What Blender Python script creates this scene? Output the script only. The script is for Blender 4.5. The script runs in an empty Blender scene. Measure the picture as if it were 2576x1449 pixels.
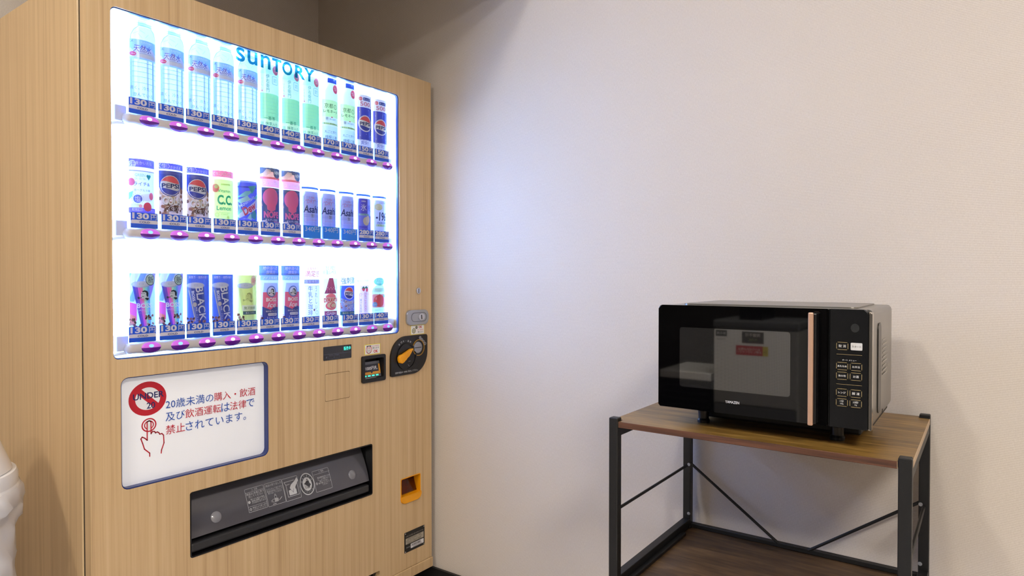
import bpy, bmesh, math, random
from mathutils import Vector, Matrix
S = bpy.context.scene
COL = S.collection
random.seed(7)
PI = math.pi

# ------------------------------------------------------------------ camera
CAM = Vector((2.27, -1.758, 1.133))
YAW = math.atan(1192 / 1648)            # angle between the view and the long wall's normal
cd = bpy.data.cameras.new('camera'); co = bpy.data.objects.new('camera', cd); COL.objects.link(co)
co.location = CAM
co.rotation_euler = (math.radians(90 - 0.887), 0, YAW)
cd.sensor_width = 36; cd.lens = 36 * 1648 / 2576; cd.clip_start = .02
S.camera = co

# ------------------------------------------------------------------ world, exposure
w = bpy.data.worlds.new('world'); S.world = w; w.use_nodes = True
w.node_tree.nodes['Background'].inputs[0].default_value = (.9, .87, .82, 1)
w.node_tree.nodes['Background'].inputs[1].default_value = .02
S.view_settings.view_transform = 'Standard'; S.view_settings.look = 'None'
S.view_settings.exposure = -0.05; S.view_settings.gamma = 1; S.view_settings.use_curve_mapping = False
S.cycles.max_bounces = 7; S.cycles.diffuse_bounces = 4; S.cycles.glossy_bounces = 3; S.cycles.transmission_bounces = 4; S.cycles.transparent_max_bounces = 10
S.cycles.use_light_tree = False; S.cycles.caustics_reflective = False; S.cycles.caustics_refractive = False
# lamps, all added out of view: two globes set by the shadows, one panel
CEIL = 2.62
DOMES = [(1.36, -2.62, 2.50, 62), (1.95, -2.95, 2.50, 48)]       # x, y, z, power of the added globes
FILL_PANEL = (3.40, -2.2, CEIL, 66)                # x, y, z, power of the added fill panel, brightens the machine front
DOWN_COL = (1.0, .945, .875)
LED_COL = (.27, .48, 1.0)
PANEL_STRENGTH = 17.0
LED_STRENGTH = 30.0

# ------------------------------------------------------------------ colour and material helpers
def lin(h):
    h = h.lstrip('#'); r = []
    for i in (0, 2, 4):
        c = int(h[i:i+2], 16) / 255
        r.append(c / 12.92 if c <= .04045 else ((c + .055) / 1.055) ** 2.4)
    return (*r, 1)
MATS = {}
def new_mat(n):
    m = bpy.data.materials.new(n); m.use_nodes = True
    return m, m.node_tree, m.node_tree.nodes['Principled BSDF']
def mat(n, col, rough=.5, metal=0., spec=.5, coat=0., emit=None, estr=0., trans=0., bump=0., bscale=800):
    if n in MATS: return MATS[n]
    m, t, b = new_mat(n)
    b.inputs['Base Color'].default_value = lin(col)
    b.inputs['Roughness'].default_value = rough; b.inputs['Metallic'].default_value = metal
    b.inputs['Specular IOR Level'].default_value = spec; b.inputs['Coat Weight'].default_value = coat
    b.inputs['Coat Roughness'].default_value = .05
    b.inputs['Transmission Weight'].default_value = trans
    if emit:
        b.inputs['Emission Color'].default_value = lin(emit) if isinstance(emit, str) else (*emit, 1)
        b.inputs['Emission Strength'].default_value = estr
        if estr < 5: m.cycles.emission_sampling = 'NONE'
    if bump:
        tc = t.nodes.new('ShaderNodeTexCoord'); nz = t.nodes.new('ShaderNodeTexNoise'); bp = t.nodes.new('ShaderNodeBump')
        nz.inputs['Scale'].default_value = bscale; bp.inputs['Strength'].default_value = bump; bp.inputs['Distance'].default_value = .001
        t.links.new(tc.outputs['Object'], nz.inputs['Vector']); t.links.new(nz.outputs['Fac'], bp.inputs['Height'])
        t.links.new(bp.outputs['Normal'], b.inputs['Normal'])
    MATS[n] = m; return m
def pmat(col, tl=.42):
    """printed translucent sheet: diffuse with some light passing from behind"""
    n = 'print_' + col.lstrip('#') + ('' if tl == .42 else '_card%d' % (tl*100))
    if n in MATS: return MATS[n]
    m = bpy.data.materials.new(n); m.use_nodes = True; t = m.node_tree; t.nodes.clear()
    o = t.nodes.new('ShaderNodeOutputMaterial'); d = t.nodes.new('ShaderNodeBsdfDiffuse'); tr = t.nodes.new('ShaderNodeBsdfTranslucent')
    g = t.nodes.new('ShaderNodeBsdfGlossy'); mx = t.nodes.new('ShaderNodeMixShader'); m2 = t.nodes.new('ShaderNodeMixShader')
    d.inputs[0].default_value = lin(col); tr.inputs[0].default_value = lin(col)
    g.inputs['Roughness'].default_value = .25; mx.inputs[0].default_value = tl; m2.inputs[0].default_value = .04
    t.links.new(d.outputs[0], mx.inputs[1]); t.links.new(tr.outputs[0], mx.inputs[2])
    t.links.new(mx.outputs[0], m2.inputs[1]); t.links.new(g.outputs[0], m2.inputs[2]); t.links.new(m2.outputs[0], o.inputs[0])
    MATS[n] = m; return m
def clear_mat(n, tint=(1, 1, 1), rough=.02, refl=1.0, base=.0):
    """thin clear sheet: transparent with a fresnel reflection"""
    if n in MATS: return MATS[n]
    m = bpy.data.materials.new(n); m.use_nodes = True; t = m.node_tree; t.nodes.clear()
    o = t.nodes.new('ShaderNodeOutputMaterial'); a = t.nodes.new('ShaderNodeBsdfTransparent'); g = t.nodes.new('ShaderNodeBsdfGlossy')
    f = t.nodes.new('ShaderNodeFresnel'); mu = t.nodes.new('ShaderNodeMath'); mu.operation = 'MULTIPLY_ADD'; mx = t.nodes.new('ShaderNodeMixShader')
    a.inputs[0].default_value = (*tint, 1); g.inputs['Roughness'].default_value = rough; f.inputs[0].default_value = 1.45
    mu.inputs[1].default_value = refl; mu.inputs[2].default_value = base
    t.links.new(f.outputs[0], mu.inputs[0]); t.links.new(mu.outputs[0], mx.inputs[0])
    t.links.new(a.outputs[0], mx.inputs[1]); t.links.new(g.outputs[0], mx.inputs[2]); t.links.new(mx.outputs[0], o.inputs[0])
    MATS[n] = m; return m
def pane(name, bm, m, parent, axis=(1, 0, 0)):
    """clear slab: the outer face reflects, the faces behind it only let light through"""
    o = mk(name, bm, [m, clear_mat('clear_rear_face', (1, 1, 1), .02, 0., 0.)], parent)
    ax = Vector(axis)
    for p in o.data.polygons: p.material_index = 0 if p.normal.dot(ax) > .6 else 1
    return o
def wood_mat(n, stops, scale, rough=.45, axis_noise=(0, 0, 0), bump=.05, coords='Object', fine=6.0, coat=0.):
    if n in MATS: return MATS[n]
    m, t, b = new_mat(n)
    tc = t.nodes.new('ShaderNodeTexCoord'); mp = t.nodes.new('ShaderNodeMapping'); mp.inputs['Scale'].default_value = scale
    n1 = t.nodes.new('ShaderNodeTexNoise'); n1.inputs['Scale'].default_value = 1; n1.inputs['Detail'].default_value = 4; n1.inputs['Roughness'].default_value = .55
    mp2 = t.nodes.new('ShaderNodeMapping'); mp2.inputs['Scale'].default_value = tuple(s * fine for s in scale)
    n2 = t.nodes.new('ShaderNodeTexNoise'); n2.inputs['Scale'].default_value = 1; n2.inputs['Detail'].default_value = 3
    mx = t.nodes.new('ShaderNodeMath'); mx.operation = 'MULTIPLY_ADD'; mx.inputs[1].default_value = .38
    m3 = t.nodes.new('ShaderNodeMath'); m3.operation = 'MULTIPLY'; m3.inputs[1].default_value = .62
    r = t.nodes.new('ShaderNodeValToRGB'); e = r.color_ramp.elements
    e[0].position, e[0].color = stops[0][0], lin(stops[0][1]); e[1].position, e[1].color = stops[-1][0], lin(stops[-1][1])
    for p, c in stops[1:-1]:
        q = e.new(p); q.color = lin(c)
    L = t.links.new
    L(tc.outputs[coords], mp.inputs[0]); L(tc.outputs[coords], mp2.inputs[0]); L(mp.outputs[0], n1.inputs['Vector']); L(mp2.outputs[0], n2.inputs['Vector'])
    L(n1.outputs['Fac'], m3.inputs[0]); L(n2.outputs['Fac'], mx.inputs[0]); L(m3.outputs[0], mx.inputs[2]); L(mx.outputs[0], r.inputs[0])
    L(r.outputs[0], b.inputs['Base Color']); b.inputs['Roughness'].default_value = rough; b.inputs['Coat Weight'].default_value = coat
    bp = t.nodes.new('ShaderNodeBump'); bp.inputs['Strength'].default_value = bump; bp.inputs['Distance'].default_value = .001
    L(n2.outputs['Fac'], bp.inputs['Height']); L(bp.outputs[0], b.inputs['Normal'])
    MATS[n] = m; return m
def wallpaper(n, c0, c1):
    """woven linen wallpaper: fine horizontal ribs crossed by a finer thread"""
    m, t, b = new_mat(n); L = t.links.new
    tc = t.nodes.new('ShaderNodeTexCoord')
    def noise(sc, det=2):
        mp = t.nodes.new('ShaderNodeMapping'); mp.inputs['Scale'].default_value = sc
        nz = t.nodes.new('ShaderNodeTexNoise'); nz.inputs['Scale'].default_value = 1; nz.inputs['Detail'].default_value = det
        L(tc.outputs['Object'], mp.inputs[0]); L(mp.outputs[0], nz.inputs['Vector']); return nz.outputs['Fac']
    ribs = t.nodes.new('ShaderNodeTexWave'); ribs.bands_direction = 'Z'; ribs.inputs['Scale'].default_value = 84; ribs.inputs['Distortion'].default_value = 1.2
    ribs.inputs['Detail'].default_value = 2; ribs.inputs['Detail Scale'].default_value = 2.5
    L(tc.outputs['Object'], ribs.inputs['Vector'])
    h = noise((260, 260, 900)); v = noise((900, 900, 110)); lo = noise((3, 3, 3), 3)
    def add(a, ka, bb, kb):
        x = t.nodes.new('ShaderNodeMath'); x.operation = 'MULTIPLY'; x.inputs[1].default_value = ka; L(a, x.inputs[0])
        y = t.nodes.new('ShaderNodeMath'); y.operation = 'MULTIPLY_ADD'; y.inputs[1].default_value = kb; L(bb, y.inputs[0]); L(x.outputs[0], y.inputs[2]); return y.outputs[0]
    s1 = add(ribs.outputs['Fac'], .28, h, .34); s2 = add(s1, 1, v, .30); s3 = add(s2, 1, lo, .08)
    r = t.nodes.new('ShaderNodeValToRGB'); e = r.color_ramp.elements
    e[0].position, e[0].color, e[1].position, e[1].color = .25, lin(c0), .75, lin(c1)
    L(s3, r.inputs[0]); L(r.outputs[0], b.inputs['Base Color']); b.inputs['Roughness'].default_value = .8; b.inputs['Specular IOR Level'].default_value = .2
    bp = t.nodes.new('ShaderNodeBump'); bp.inputs['Strength'].default_value = .18; bp.inputs['Distance'].default_value = .0008
    L(s2, bp.inputs['Height']); L(bp.outputs[0], b.inputs['Normal']); return m

# ------------------------------------------------------------------ object helpers
def wloc(o):
    v = Vector((0, 0, 0))
    while o: v += o.location; o = o.parent
    return v
def mk(name, bm, mats, parent=None, smooth=False, local=False, auto=None):
    me = bpy.data.meshes.new(name)
    if parent and not local: bmesh.ops.translate(bm, vec=-wloc(parent), verts=bm.verts)
    bmesh.ops.recalc_face_normals(bm, faces=bm.faces) if smooth != 'keep' else None
    bm.to_mesh(me); bm.free()
    for m in (mats if isinstance(mats, (list, tuple)) else [mats]): me.materials.append(m)
    o = bpy.data.objects.new(name, me); COL.objects.link(o); o.parent = parent
    if smooth is True:
        me.polygons.foreach_set('use_smooth', [True] * len(me.polygons)); me.set_sharp_from_angle(angle=math.radians(auto or 35))
    return o
def thing(name, label, cat, loc=(0, 0, 0), group=None):
    o = bpy.data.objects.new(name, None); COL.objects.link(o); o.location = loc; o.empty_display_size = .05
    o['label'] = label; o['category'] = cat
    if group: o['group'] = group
    return o
def struct(name, bm, m, label=None, cat=None):
    o = mk(name, bm, m); o['kind'] = 'structure'
    o['label'] = label or name.replace('_', ' '); o['category'] = cat or name.split('_')[0]; return o
def copy_tree(o, parent=None):
    c = o.copy(); COL.objects.link(c); c.parent = parent
    for ch in list(o.children): copy_tree(ch, c)
    return c

# ------------------------------------------------------------------ shape helpers (into a bmesh)
def join(bm, tmp, mi=0):
    vs = {}
    for v in tmp.verts: vs[v] = bm.verts.new(v.co)
    for f in tmp.faces:
        try: g = bm.faces.new([vs[v] for v in f.verts]); g.material_index = mi if mi is not None else f.material_index
        except ValueError: pass
    tmp.free()
def box(bm, lo, hi, r=0, seg=2, mi=0):
    t = bmesh.new(); bmesh.ops.create_cube(t, size=1)
    for v in t.verts: v.co = Vector([lo[i] + (v.co[i] + .5) * (hi[i] - lo[i]) for i in range(3)])
    if r: bmesh.ops.bevel(t, geom=t.edges[:], offset=r, segments=seg, profile=.5, affect='EDGES', clamp_overlap=True)
    join(bm, t, mi)
def B(lo, hi, r=0, seg=2):
    bm = bmesh.new(); box(bm, lo, hi, r, seg); return bm
def prism(bm, pts, F, d0, d1, mi=0, r=0):
    t = bmesh.new()
    a = [t.verts.new(F(u, v, d0)) for u, v in pts]; b = [t.verts.new(F(u, v, d1)) for u, v in pts]
    n = len(pts); t.faces.new(a[::-1]); top = t.faces.new(b)
    for i in range(n): t.faces.new((a[i], a[(i+1) % n], b[(i+1) % n], b[i]))
    if r: bmesh.ops.bevel(t, geom=list(top.edges), offset=r, segments=2, profile=.5, affect='EDGES')
    join(bm, t, mi)
def slab(bm, outer, holes, F, d0, d1, mi=0):
    """a plate with holes: filled faces front and back, walls round every loop"""
    for d in (d0, d1):
        t = bmesh.new(); es = []
        for lp in [outer] + holes:
            vs = [t.verts.new(F(u, v, d)) for u, v in lp]
            es += [t.edges.new((vs[i], vs[(i+1) % len(vs)])) for i in range(len(vs))]
        bmesh.ops.triangle_fill(t, use_beauty=True, edges=es); join(bm, t, mi)
    for lp in [outer] + holes:
        n = len(lp); a = [bm.verts.new(F(u, v, d0)) for u, v in lp]; b = [bm.verts.new(F(u, v, d1)) for u, v in lp]
        for i in range(n):
            f = bm.faces.new((a[i], a[(i+1) % n], b[(i+1) % n], b[i])); f.material_index = mi
    bmesh.ops.remove_doubles(bm, verts=bm.verts, dist=1e-5)
def rrect(u0, v0, u1, v1, r, seg=5):
    rs = r if isinstance(r, (list, tuple)) else (r,) * 4      # bottom-left, bottom-right, top-right, top-left
    out = []
    for (cu, cv, a0), q in zip(((u0, v0, PI), (u1, v0, 1.5*PI), (u1, v1, 0), (u0, v1, .5*PI)), rs):
        if q <= 0: out.append((cu, cv)); continue
        x = cu + q * (1 if cu == u0 else -1); y = cv + q * (1 if cv == v0 else -1)
        k = seg if q < .03 else 12
        out += [(x + q*math.cos(a0 + i*PI/2/k), y + q*math.sin(a0 + i*PI/2/k)) for i in range(k+1)]
    return out
def ell(cu, cv, ru, rv=None, n=24, a0=0, a1=2*PI):
    rv = rv or ru; full = abs(a1 - a0 - 2*PI) < 1e-6
    return [(cu + ru*math.cos(a0 + (a1-a0)*i/n), cv + rv*math.sin(a0 + (a1-a0)*i/n)) for i in range(n if full else n+1)]
def lathe(bm, prof, c=(0, 0, 0), seg=28, mi=0, mis=None, a0=0, a1=2*PI):
    rings = []
    for r, z in prof:
        rings.append([bm.verts.new((c[0] + r*math.cos(a0+(a1-a0)*i/seg), c[1] + r*math.sin(a0+(a1-a0)*i/seg), c[2] + z)) for i in range(seg)])
    for k in range(len(prof) - 1):
        for i in range(seg):
            j = (i+1) % seg
            f = bm.faces.new((rings[k][i], rings[k][j], rings[k+1][j], rings[k+1][i])); f.material_index = mis[k] if mis else mi
    for ring, k in ((rings[0][::-1], 0), (rings[-1], -1)):
        if prof[k][0] > 1e-6: f = bm.faces.new(ring); f.material_index = (mis[k] if mis else mi)
    bmesh.ops.remove_doubles(bm, verts=bm.verts, dist=1e-6)
def tube(bm, pts, r, seg=8, mi=0):
    pts = [Vector(p) for p in pts]; rings = []
    for i, p in enumerate(pts):
        d = (pts[min(i+1, len(pts)-1)] - pts[max(i-1, 0)]).normalized()
        up = Vector((0, 0, 1)) if abs(d.z) < .9 else Vector((1, 0, 0))
        a = d.cross(up).normalized(); b = d.cross(a)
        rings.append([bm.verts.new(p + a*r*math.cos(2*PI*k/seg) + b*r*math.sin(2*PI*k/seg)) for k in range(seg)])
    for i in range(len(rings)-1):
        for k in range(seg):
            f = bm.faces.new((rings[i][k], rings[i][(k+1) % seg], rings[i+1][(k+1) % seg], rings[i+1][k])); f.material_index = mi
    bm.faces.new(rings[0][::-1]).material_index = mi; bm.faces.new(rings[-1]).material_index = mi
def stroke(pts, wd, closed=False):
    """outline of a polyline of width wd as separate quads"""
    out = []; n = len(pts)
    for i in range(n if closed else n-1):
        a = Vector(pts[i]); b = Vector(pts[(i+1) % n]); d = (b-a)
        if d.length < 1e-9: continue
        d.normalize(); nn = Vector((-d.y, d.x))*wd/2; e = d*wd*.35
        out.append([tuple(a-e+nn), tuple(a-e-nn), tuple(b+e-nn), tuple(b+e+nn)])
    return out
_TX = {}
def text2d(s, bold=0., shear=0., lead=1.0, res=2, spacing=1.0):
    key = (s, bold, shear, lead, spacing)
    if key not in _TX:
        c = bpy.data.curves.new('txt', 'FONT'); c.body = s; c.align_x = 'CENTER'; c.resolution_u = res; c.offset = bold; c.shear = shear
        c.space_line = lead; c.space_character = spacing
        o = bpy.data.objects.new('txt', c); me = o.to_mesh()
        vs = [v.co.copy() for v in me.vertices]; fs = [list(p.vertices) for p in me.polygons]
        o.to_mesh_clear(); bpy.data.objects.remove(o); bpy.data.curves.remove(c)
        xs = [v.x for v in vs] or [0]; ys = [v.y for v in vs] or [0]
        _TX[key] = (vs, fs, min(xs), max(xs), min(ys), max(ys))
    return _TX[key]
class Art:
    """flat print in millimetres: layered shapes and lettering, laid on a surface by a map function"""
    def __init__(s): s.it = []
    def poly(s, pts, col, lay=None): s.it.append(([Vector((p[0], p[1], 0)) for p in pts], [list(range(len(pts)))], col, lay)); return s
    def rect(s, a, b, c, d, col, r=0, lay=None): return s.poly(rrect(a, b, c, d, r, 4) if r else [(a, b), (c, b), (c, d), (a, d)], col, lay)
    def circ(s, cu, cv, ru, col, rv=None, n=20, a0=0, a1=2*PI, lay=None): return s.poly(ell(cu, cv, ru, rv, n, a0, a1), col, lay)
    def ring(s, cu, cv, r0, r1, col, k=1., n=24):
        for i in range(n):
            a, b = 2*PI*i/n, 2*PI*(i+1)/n
            s.poly([(cu+r0*math.cos(a), cv+k*r0*math.sin(a)), (cu+r1*math.cos(a), cv+k*r1*math.sin(a)), (cu+r1*math.cos(b), cv+k*r1*math.sin(b)), (cu+r0*math.cos(b), cv+k*r0*math.sin(b))], col, ('g', len(s.it)-i))
        return s
    def line(s, pts, wd, col, closed=False):
        base = len(s.it); step = getattr(s, 'step', None)
        if step:                             # follow a curved surface with short pieces
            out = []; n = len(pts)
            for i in range(n if closed else n-1):
                a, b = Vector(pts[i]), Vector(pts[(i+1) % n]); m = max(1, int((b-a).length/step)); out += [tuple(a+(b-a)*k/m) for k in range(m)]
            pts = out if closed else out + [tuple(pts[-1])]
        for q in stroke(pts, wd, closed): s.poly(q, col, ('g', base))
        return s
    def frame(s, a, b, c, d, wd, col, r=0): return s.line(rrect(a, b, c, d, r, 3) if r else [(a, b), (c, b), (c, d), (a, d)], wd, col, True)
    def text(s, t, cu, cv, col, h=None, w=None, bold=0., shear=0., rot=0, lead=1., align='c', sx=1.):
        if any(0x3400 < ord(c) < 0xA000 for c in t): bold = 0.
        elif any(ord(c) > 0x2E7F for c in t): bold = min(bold, .010)
        vs, fs, x0, x1, y0, y1 = text2d(t, bold, shear, lead, 4 if h and h > 12 else 2)
        if not fs: return s
        ky = h/(y1-y0) if h else None; kx = w/(x1-x0) if w else None
        ky = ky or kx; kx = (kx or ky) * sx
        mx = (x0+x1)/2 if align == 'c' else (x0 if align == 'l' else x1); my = (y0+y1)/2; cr, sr = math.cos(rot), math.sin(rot)
        out = []
        for v in vs:
            a, b = (v.x-mx)*kx, (v.y-my)*ky
            out.append(Vector((cu + a*cr - b*sr, cv + a*sr + b*cr, 0)))
        s.it.append((out, fs, col, None)); return s
    def bm(s, fmap, h0=.0003, dh=.0001, cut=None, clip=None, k=.001):
        out = bmesh.new(); cols = []
        lay = 0
        for i, (vs, fs, col, ly) in enumerate(s.it):
            if col not in cols: cols.append(col)
            mi = cols.index(col)
            if not (isinstance(ly, tuple) and i > 0 and s.it[i-1][3] == ly): lay += 1
            t = bmesh.new(); tv = [t.verts.new(v) for v in vs]
            for f in fs:
                try: t.faces.new([tv[q] for q in f])
                except ValueError: pass
            if clip:
                for c, sg in ((clip[0], -1), (clip[1], 1)):
                    bmesh.ops.bisect_plane(t, geom=t.verts[:]+t.edges[:]+t.faces[:], plane_co=(c, 0, 0), plane_no=(sg, 0, 0), clear_outer=True)
            if cut and t.verts:
                us = [v.co.x for v in t.verts]; a, b = min(us), max(us); q = math.ceil(a/cut)*cut
                while q < b:
                    if q > a + .01: bmesh.ops.bisect_plane(t, geom=t.verts[:]+t.edges[:]+t.faces[:], plane_co=(q, 0, 0), plane_no=(1, 0, 0))
                    q += cut
            h = h0 + dh*lay
            for v in t.verts: v.co = Vector(fmap(v.co.x*k, v.co.y*k, h))
            join(out, t, mi)
        return out, cols
def put_art(name, art, fmap, parent, local=False, mats=pmat, **kw):
    bm, cols = art.bm(fmap, **kw)
    return mk(name, bm, [mats(c) for c in cols], parent, smooth='keep', local=local)
def tag_ink(col):
    n = 'tag_' + col.lstrip('#')
    if n in MATS: return MATS[n]
    m, t, b = new_mat(n); o = t.nodes['Material Output']; tr = t.nodes.new('ShaderNodeBsdfTranslucent'); mx = t.nodes.new('ShaderNodeMixShader')
    b.inputs['Base Color'].default_value = lin(col); b.inputs['Roughness'].default_value = .5; tr.inputs[0].default_value = lin(col); mx.inputs[0].default_value = .24
    t.links.new(b.outputs[0], mx.inputs[1]); t.links.new(tr.outputs[0], mx.inputs[2]); t.links.new(mx.outputs[0], o.inputs[0])
    MATS[n] = m; return m
def film_blue(col):
    if 'teal_film' in MATS: return MATS['teal_film']
    m = bpy.data.materials.new('teal_film'); m.use_nodes = True; t = m.node_tree; t.nodes.clear()
    o = t.nodes.new('ShaderNodeOutputMaterial'); a = t.nodes.new('ShaderNodeBsdfTransparent'); d = t.nodes.new('ShaderNodeBsdfDiffuse'); mx = t.nodes.new('ShaderNodeMixShader')
    a.inputs[0].default_value = (.02, .13, .17, 1); d.inputs[0].default_value = lin('#1aa0e0'); mx.inputs[0].default_value = .4
    t.links.new(a.outputs[0], mx.inputs[1]); t.links.new(d.outputs[0], mx.inputs[2]); t.links.new(mx.outputs[0], o.inputs[0])
    MATS['teal_film'] = m; return m
INKS = {}
def ink(c):
    return mat('ink_' + c.lstrip('#'), c, .45)

XF = .661                                             # front plane of the vending machine door
FX = lambda u, v, n: (XF + n, u, v)

# ================================================================== the room
WALL = wallpaper('linen_wallpaper', '#bfb4a7', '#dbd3c9')
CEILM = mat('ceiling_paint', '#e9e4da', .9)
FLOORM = mat('grey_floor', '#b6b2b0', .5, bump=.2, bscale=400)  # pale tone invented to bounce light onto the low walls
BLACKT = mat('black_skirting', '#131211', .4)
RX, RY = 4.0, -3.5
struct('wall_back', B((-.1, RY-.1, 0), (0, .1, CEIL)), WALL, 'beige linen wall behind the vending machine', 'wall')
struct('wall_right', B((0, 0, 0), (RX+.1, .1, CEIL)), WALL, 'beige linen wall behind the microwave rack', 'wall')
struct('wall_front', B((0, RY-.1, 0), (RX+.1, RY, CEIL)), mat('dark_wall', '#2e2925', .7), 'unseen wall opposite the microwave, toned dark', 'wall')  # toned dark so the room mirrored in the oven door stays dim
struct('wall_left', B((RX, RY, 0), (RX+.1, 0, CEIL)), WALL, 'beige linen wall opposite the vending machine', 'wall')
struct('floor', B((-.1, RY-.1, -.1), (RX+.1, .1, 0)), FLOORM, 'grey floor under the vending machine', 'floor')
struct('ceiling', B((-.1, RY-.1, CEIL), (RX+.1, .1, CEIL+.1)), CEILM, 'white ceiling above the room', 'ceiling')
struct('light_baffle_1', B((0, -1.40, 2.12), (1.12, -1.28, CEIL)), WALL, 'ceiling lintel added out of view to shade the wall above the machine', 'lintel')  # unseen block, added to cast the dark corner above the machine
struct('light_baffle_2', B((1.0, -1.28, 2.12), (1.12, 0, CEIL)), WALL, 'ceiling lintel added out of view as a shade, running to the linen wall', 'lintel')  # second added block, keeps the panel light off the back wall
struct('baseboard_right', B((.02, -.012, 0), (RX, 0, .0805), .001), BLACKT, 'black skirting board below the linen wall', 'baseboard')
struct('baseboard_back', B((0, RY, 0), (.012, -.013, .0805), .001), BLACKT, 'black skirting board behind the vending machine', 'baseboard')

WPL = mat('white_plastic', '#eceae6', .4)
x, y, z, pw = FILL_PANEL
t = thing('fill_panel_light', 'square white fill panel light added on the ceiling behind the camera', 'ceiling light', (x, y, z))
bm = bmesh.new(); slab(bm, rrect(x-.31, y-.31, x+.31, y+.31, .01), [rrect(x-.295, y-.295, x+.295, y+.295, .005)], lambda u, v, n: (u, v, n), z-.03, z); mk('frame', bm, WPL, t)
mk('diffuser', B((x-.295, y-.295, z-.02), (x+.295, y+.295, z-.012)), mat('lamp_diffuser', '#ffffff', .5, emit=DOWN_COL, estr=4), t)
ld = bpy.data.lights.new('fill_panel_lamp', 'AREA'); ld.shape = 'SQUARE'; ld.size = .58; ld.energy = pw; ld.color = DOWN_COL
lo = bpy.data.objects.new('fill_panel_lamp', ld); COL.objects.link(lo); lo.location = (0, 0, -.035); lo.parent = t
for k, (x, y, z, pw) in enumerate(DOMES):
    t = thing('ceiling_globe_light', ['unseen white globe ceiling light nearer the vending machine', 'unseen white globe ceiling light nearer the far right wall'][k], 'ceiling light', (x, y, CEIL), 'globe ceiling lights')
    bm = bmesh.new(); lathe(bm, [(.06, 0), (.06, -.012), (.02, -.02), (.02, -.022)], (x, y, CEIL), 24); mk('mount', bm, WPL, t, True)
    bm = bmesh.new(); lathe(bm, [(.1*math.sin(PI*i/14)+1e-7, -.1*math.cos(PI*i/14)) for i in range(15)], (x, y, z), 28); mk('globe', bm, clear_mat('globe_glass', (1, 1, 1), .2, 0, .04), t, True)
    ld = bpy.data.lights.new('globe_lamp', 'POINT'); ld.shadow_soft_size = .06; ld.energy = pw; ld.color = DOWN_COL
    lo = bpy.data.objects.new('globe_lamp', ld); COL.objects.link(lo); lo.location = (0, 0, z-CEIL); lo.parent = t

# ================================================================== vending machine
OAK = wood_mat('oak_laminate', [(.30, '#ae9068'), (.45, '#c2a47a'), (.56, '#c9ac82'), (.72, '#d3b88f')], (85, 85, 1.0), .42, bump=.02, fine=3.2)
BLK = mat('black_plastic', '#0b0b0d', .32); BLKM = mat('black_matt', '#08080a', .6)
WHT = mat('white_gloss', '#eef1f4', .3); SILV = mat('silver_paint', '#a9abb0', .35, .6); CHROME = mat('chrome', '#d5d7da', .12, 1)
NAVY = mat('navy_edge', '#16265c', .3); RAILM = mat('rail_plastic', '#d6cfcf', .35)
YEL = mat('amber_plastic', '#e89a08', .3)
y0, y1, z0, z1 = -1.133, -.0275, .095, 1.8265
VM = thing('vending_machine', 'wood-grain drinks vending machine with brightly lit display window', 'vending machine', (.34, -.58, 0))
bm = bmesh.new()
for lo, hi in (((.03, y0, z0), (.6175, y0+.018, z1)), ((.03, y1-.018, z0), (.6175, y1, z1)), ((.03, y0+.018, z1-.02), (.6175, y1-.018, z1)),
               ((.03, y0+.018, z0), (.6175, y1-.018, z0+.02)), ((.03, y0+.018, z0+.02), (.045, y1-.018, z1-.02))): box(bm, lo, hi, .0015, 1)
mk('cabinet', bm, OAK, VM)
mk('dark_gap_seal', B((.6175, y0+.02, z0+.04), (.6305, y1-.02, z1-.012)) if 0 else (lambda b: (slab(b, rrect(y0+.003, z0+.05, y1-.003, z1-.004, 0), [rrect(y0+.03, z0+.07, y1-.03, z1-.03, 0)], FX, -.0435, -.0305), b)[1])(bmesh.new()), BLKM, VM)  # black strip set near flush so the door gap reads as dark shade
glassR = (-1.083, .945, -.182, 1.750); signR = (-1.068, .641, -.685, .902); slotR = (-.909, .4295, -.3077, .5955)
billR = (-.3535, .7965, -.2525, .8825); retR = (-.181, .3587, -.0838, .4468); covR = (-.4934, .7595, -.3999, .8425); grilR = (-.86, .15, -.2755, .1695)
holes = [rrect(*glassR, .013), rrect(*signR, .017), rrect(*slotR, .006), rrect(billR[0]+.006, billR[1]+.006, billR[2]-.006, billR[3]-.006, .004),
         rrect(*retR, (.016, .016, .006, .006)), rrect(*covR, .003), rrect(*grilR, .006)]
bm = bmesh.new(); slab(bm, rrect(y0, .131, y1, z1, .002, 2), holes, FX, -.030, 0)
DOOR = mk('door', bm, OAK, VM)
bm = bmesh.new(); prism(bm, rrect(covR[0]+.0012, covR[1]+.0012, covR[2]-.0012, covR[3]-.0012, .003), FX, -.02, .0006, r=.0008)
mk('access_cover', bm, OAK, VM)
bm = bmesh.new(); prism(bm, rrect(*grilR, .006), FX, -.03, -.02)
for k in range(28): prism(bm, rrect(grilR[0]+.01+k*.0205, grilR[1]+.003, grilR[0]+.022+k*.0205, grilR[3]-.003, .002, 2), FX, -.02, -.012)
mk('lower_grille', bm, BLK, VM)
bm = bmesh.new(); box(bm, (XF-.04, y0, .095), (XF+.004, y1+.003, .1295), .002); mk('kick_plate', bm, OAK, VM)
for yy in (-.14, -1.03):
    for xx in (XF-.075, .1):
        bm = bmesh.new(); lathe(bm, [(.024, 0), (.024, .008), (.009, .012), (.009, .1)], (xx, yy, 0), 16); mk('levelling_foot', bm, CHROME, VM, True)
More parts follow.
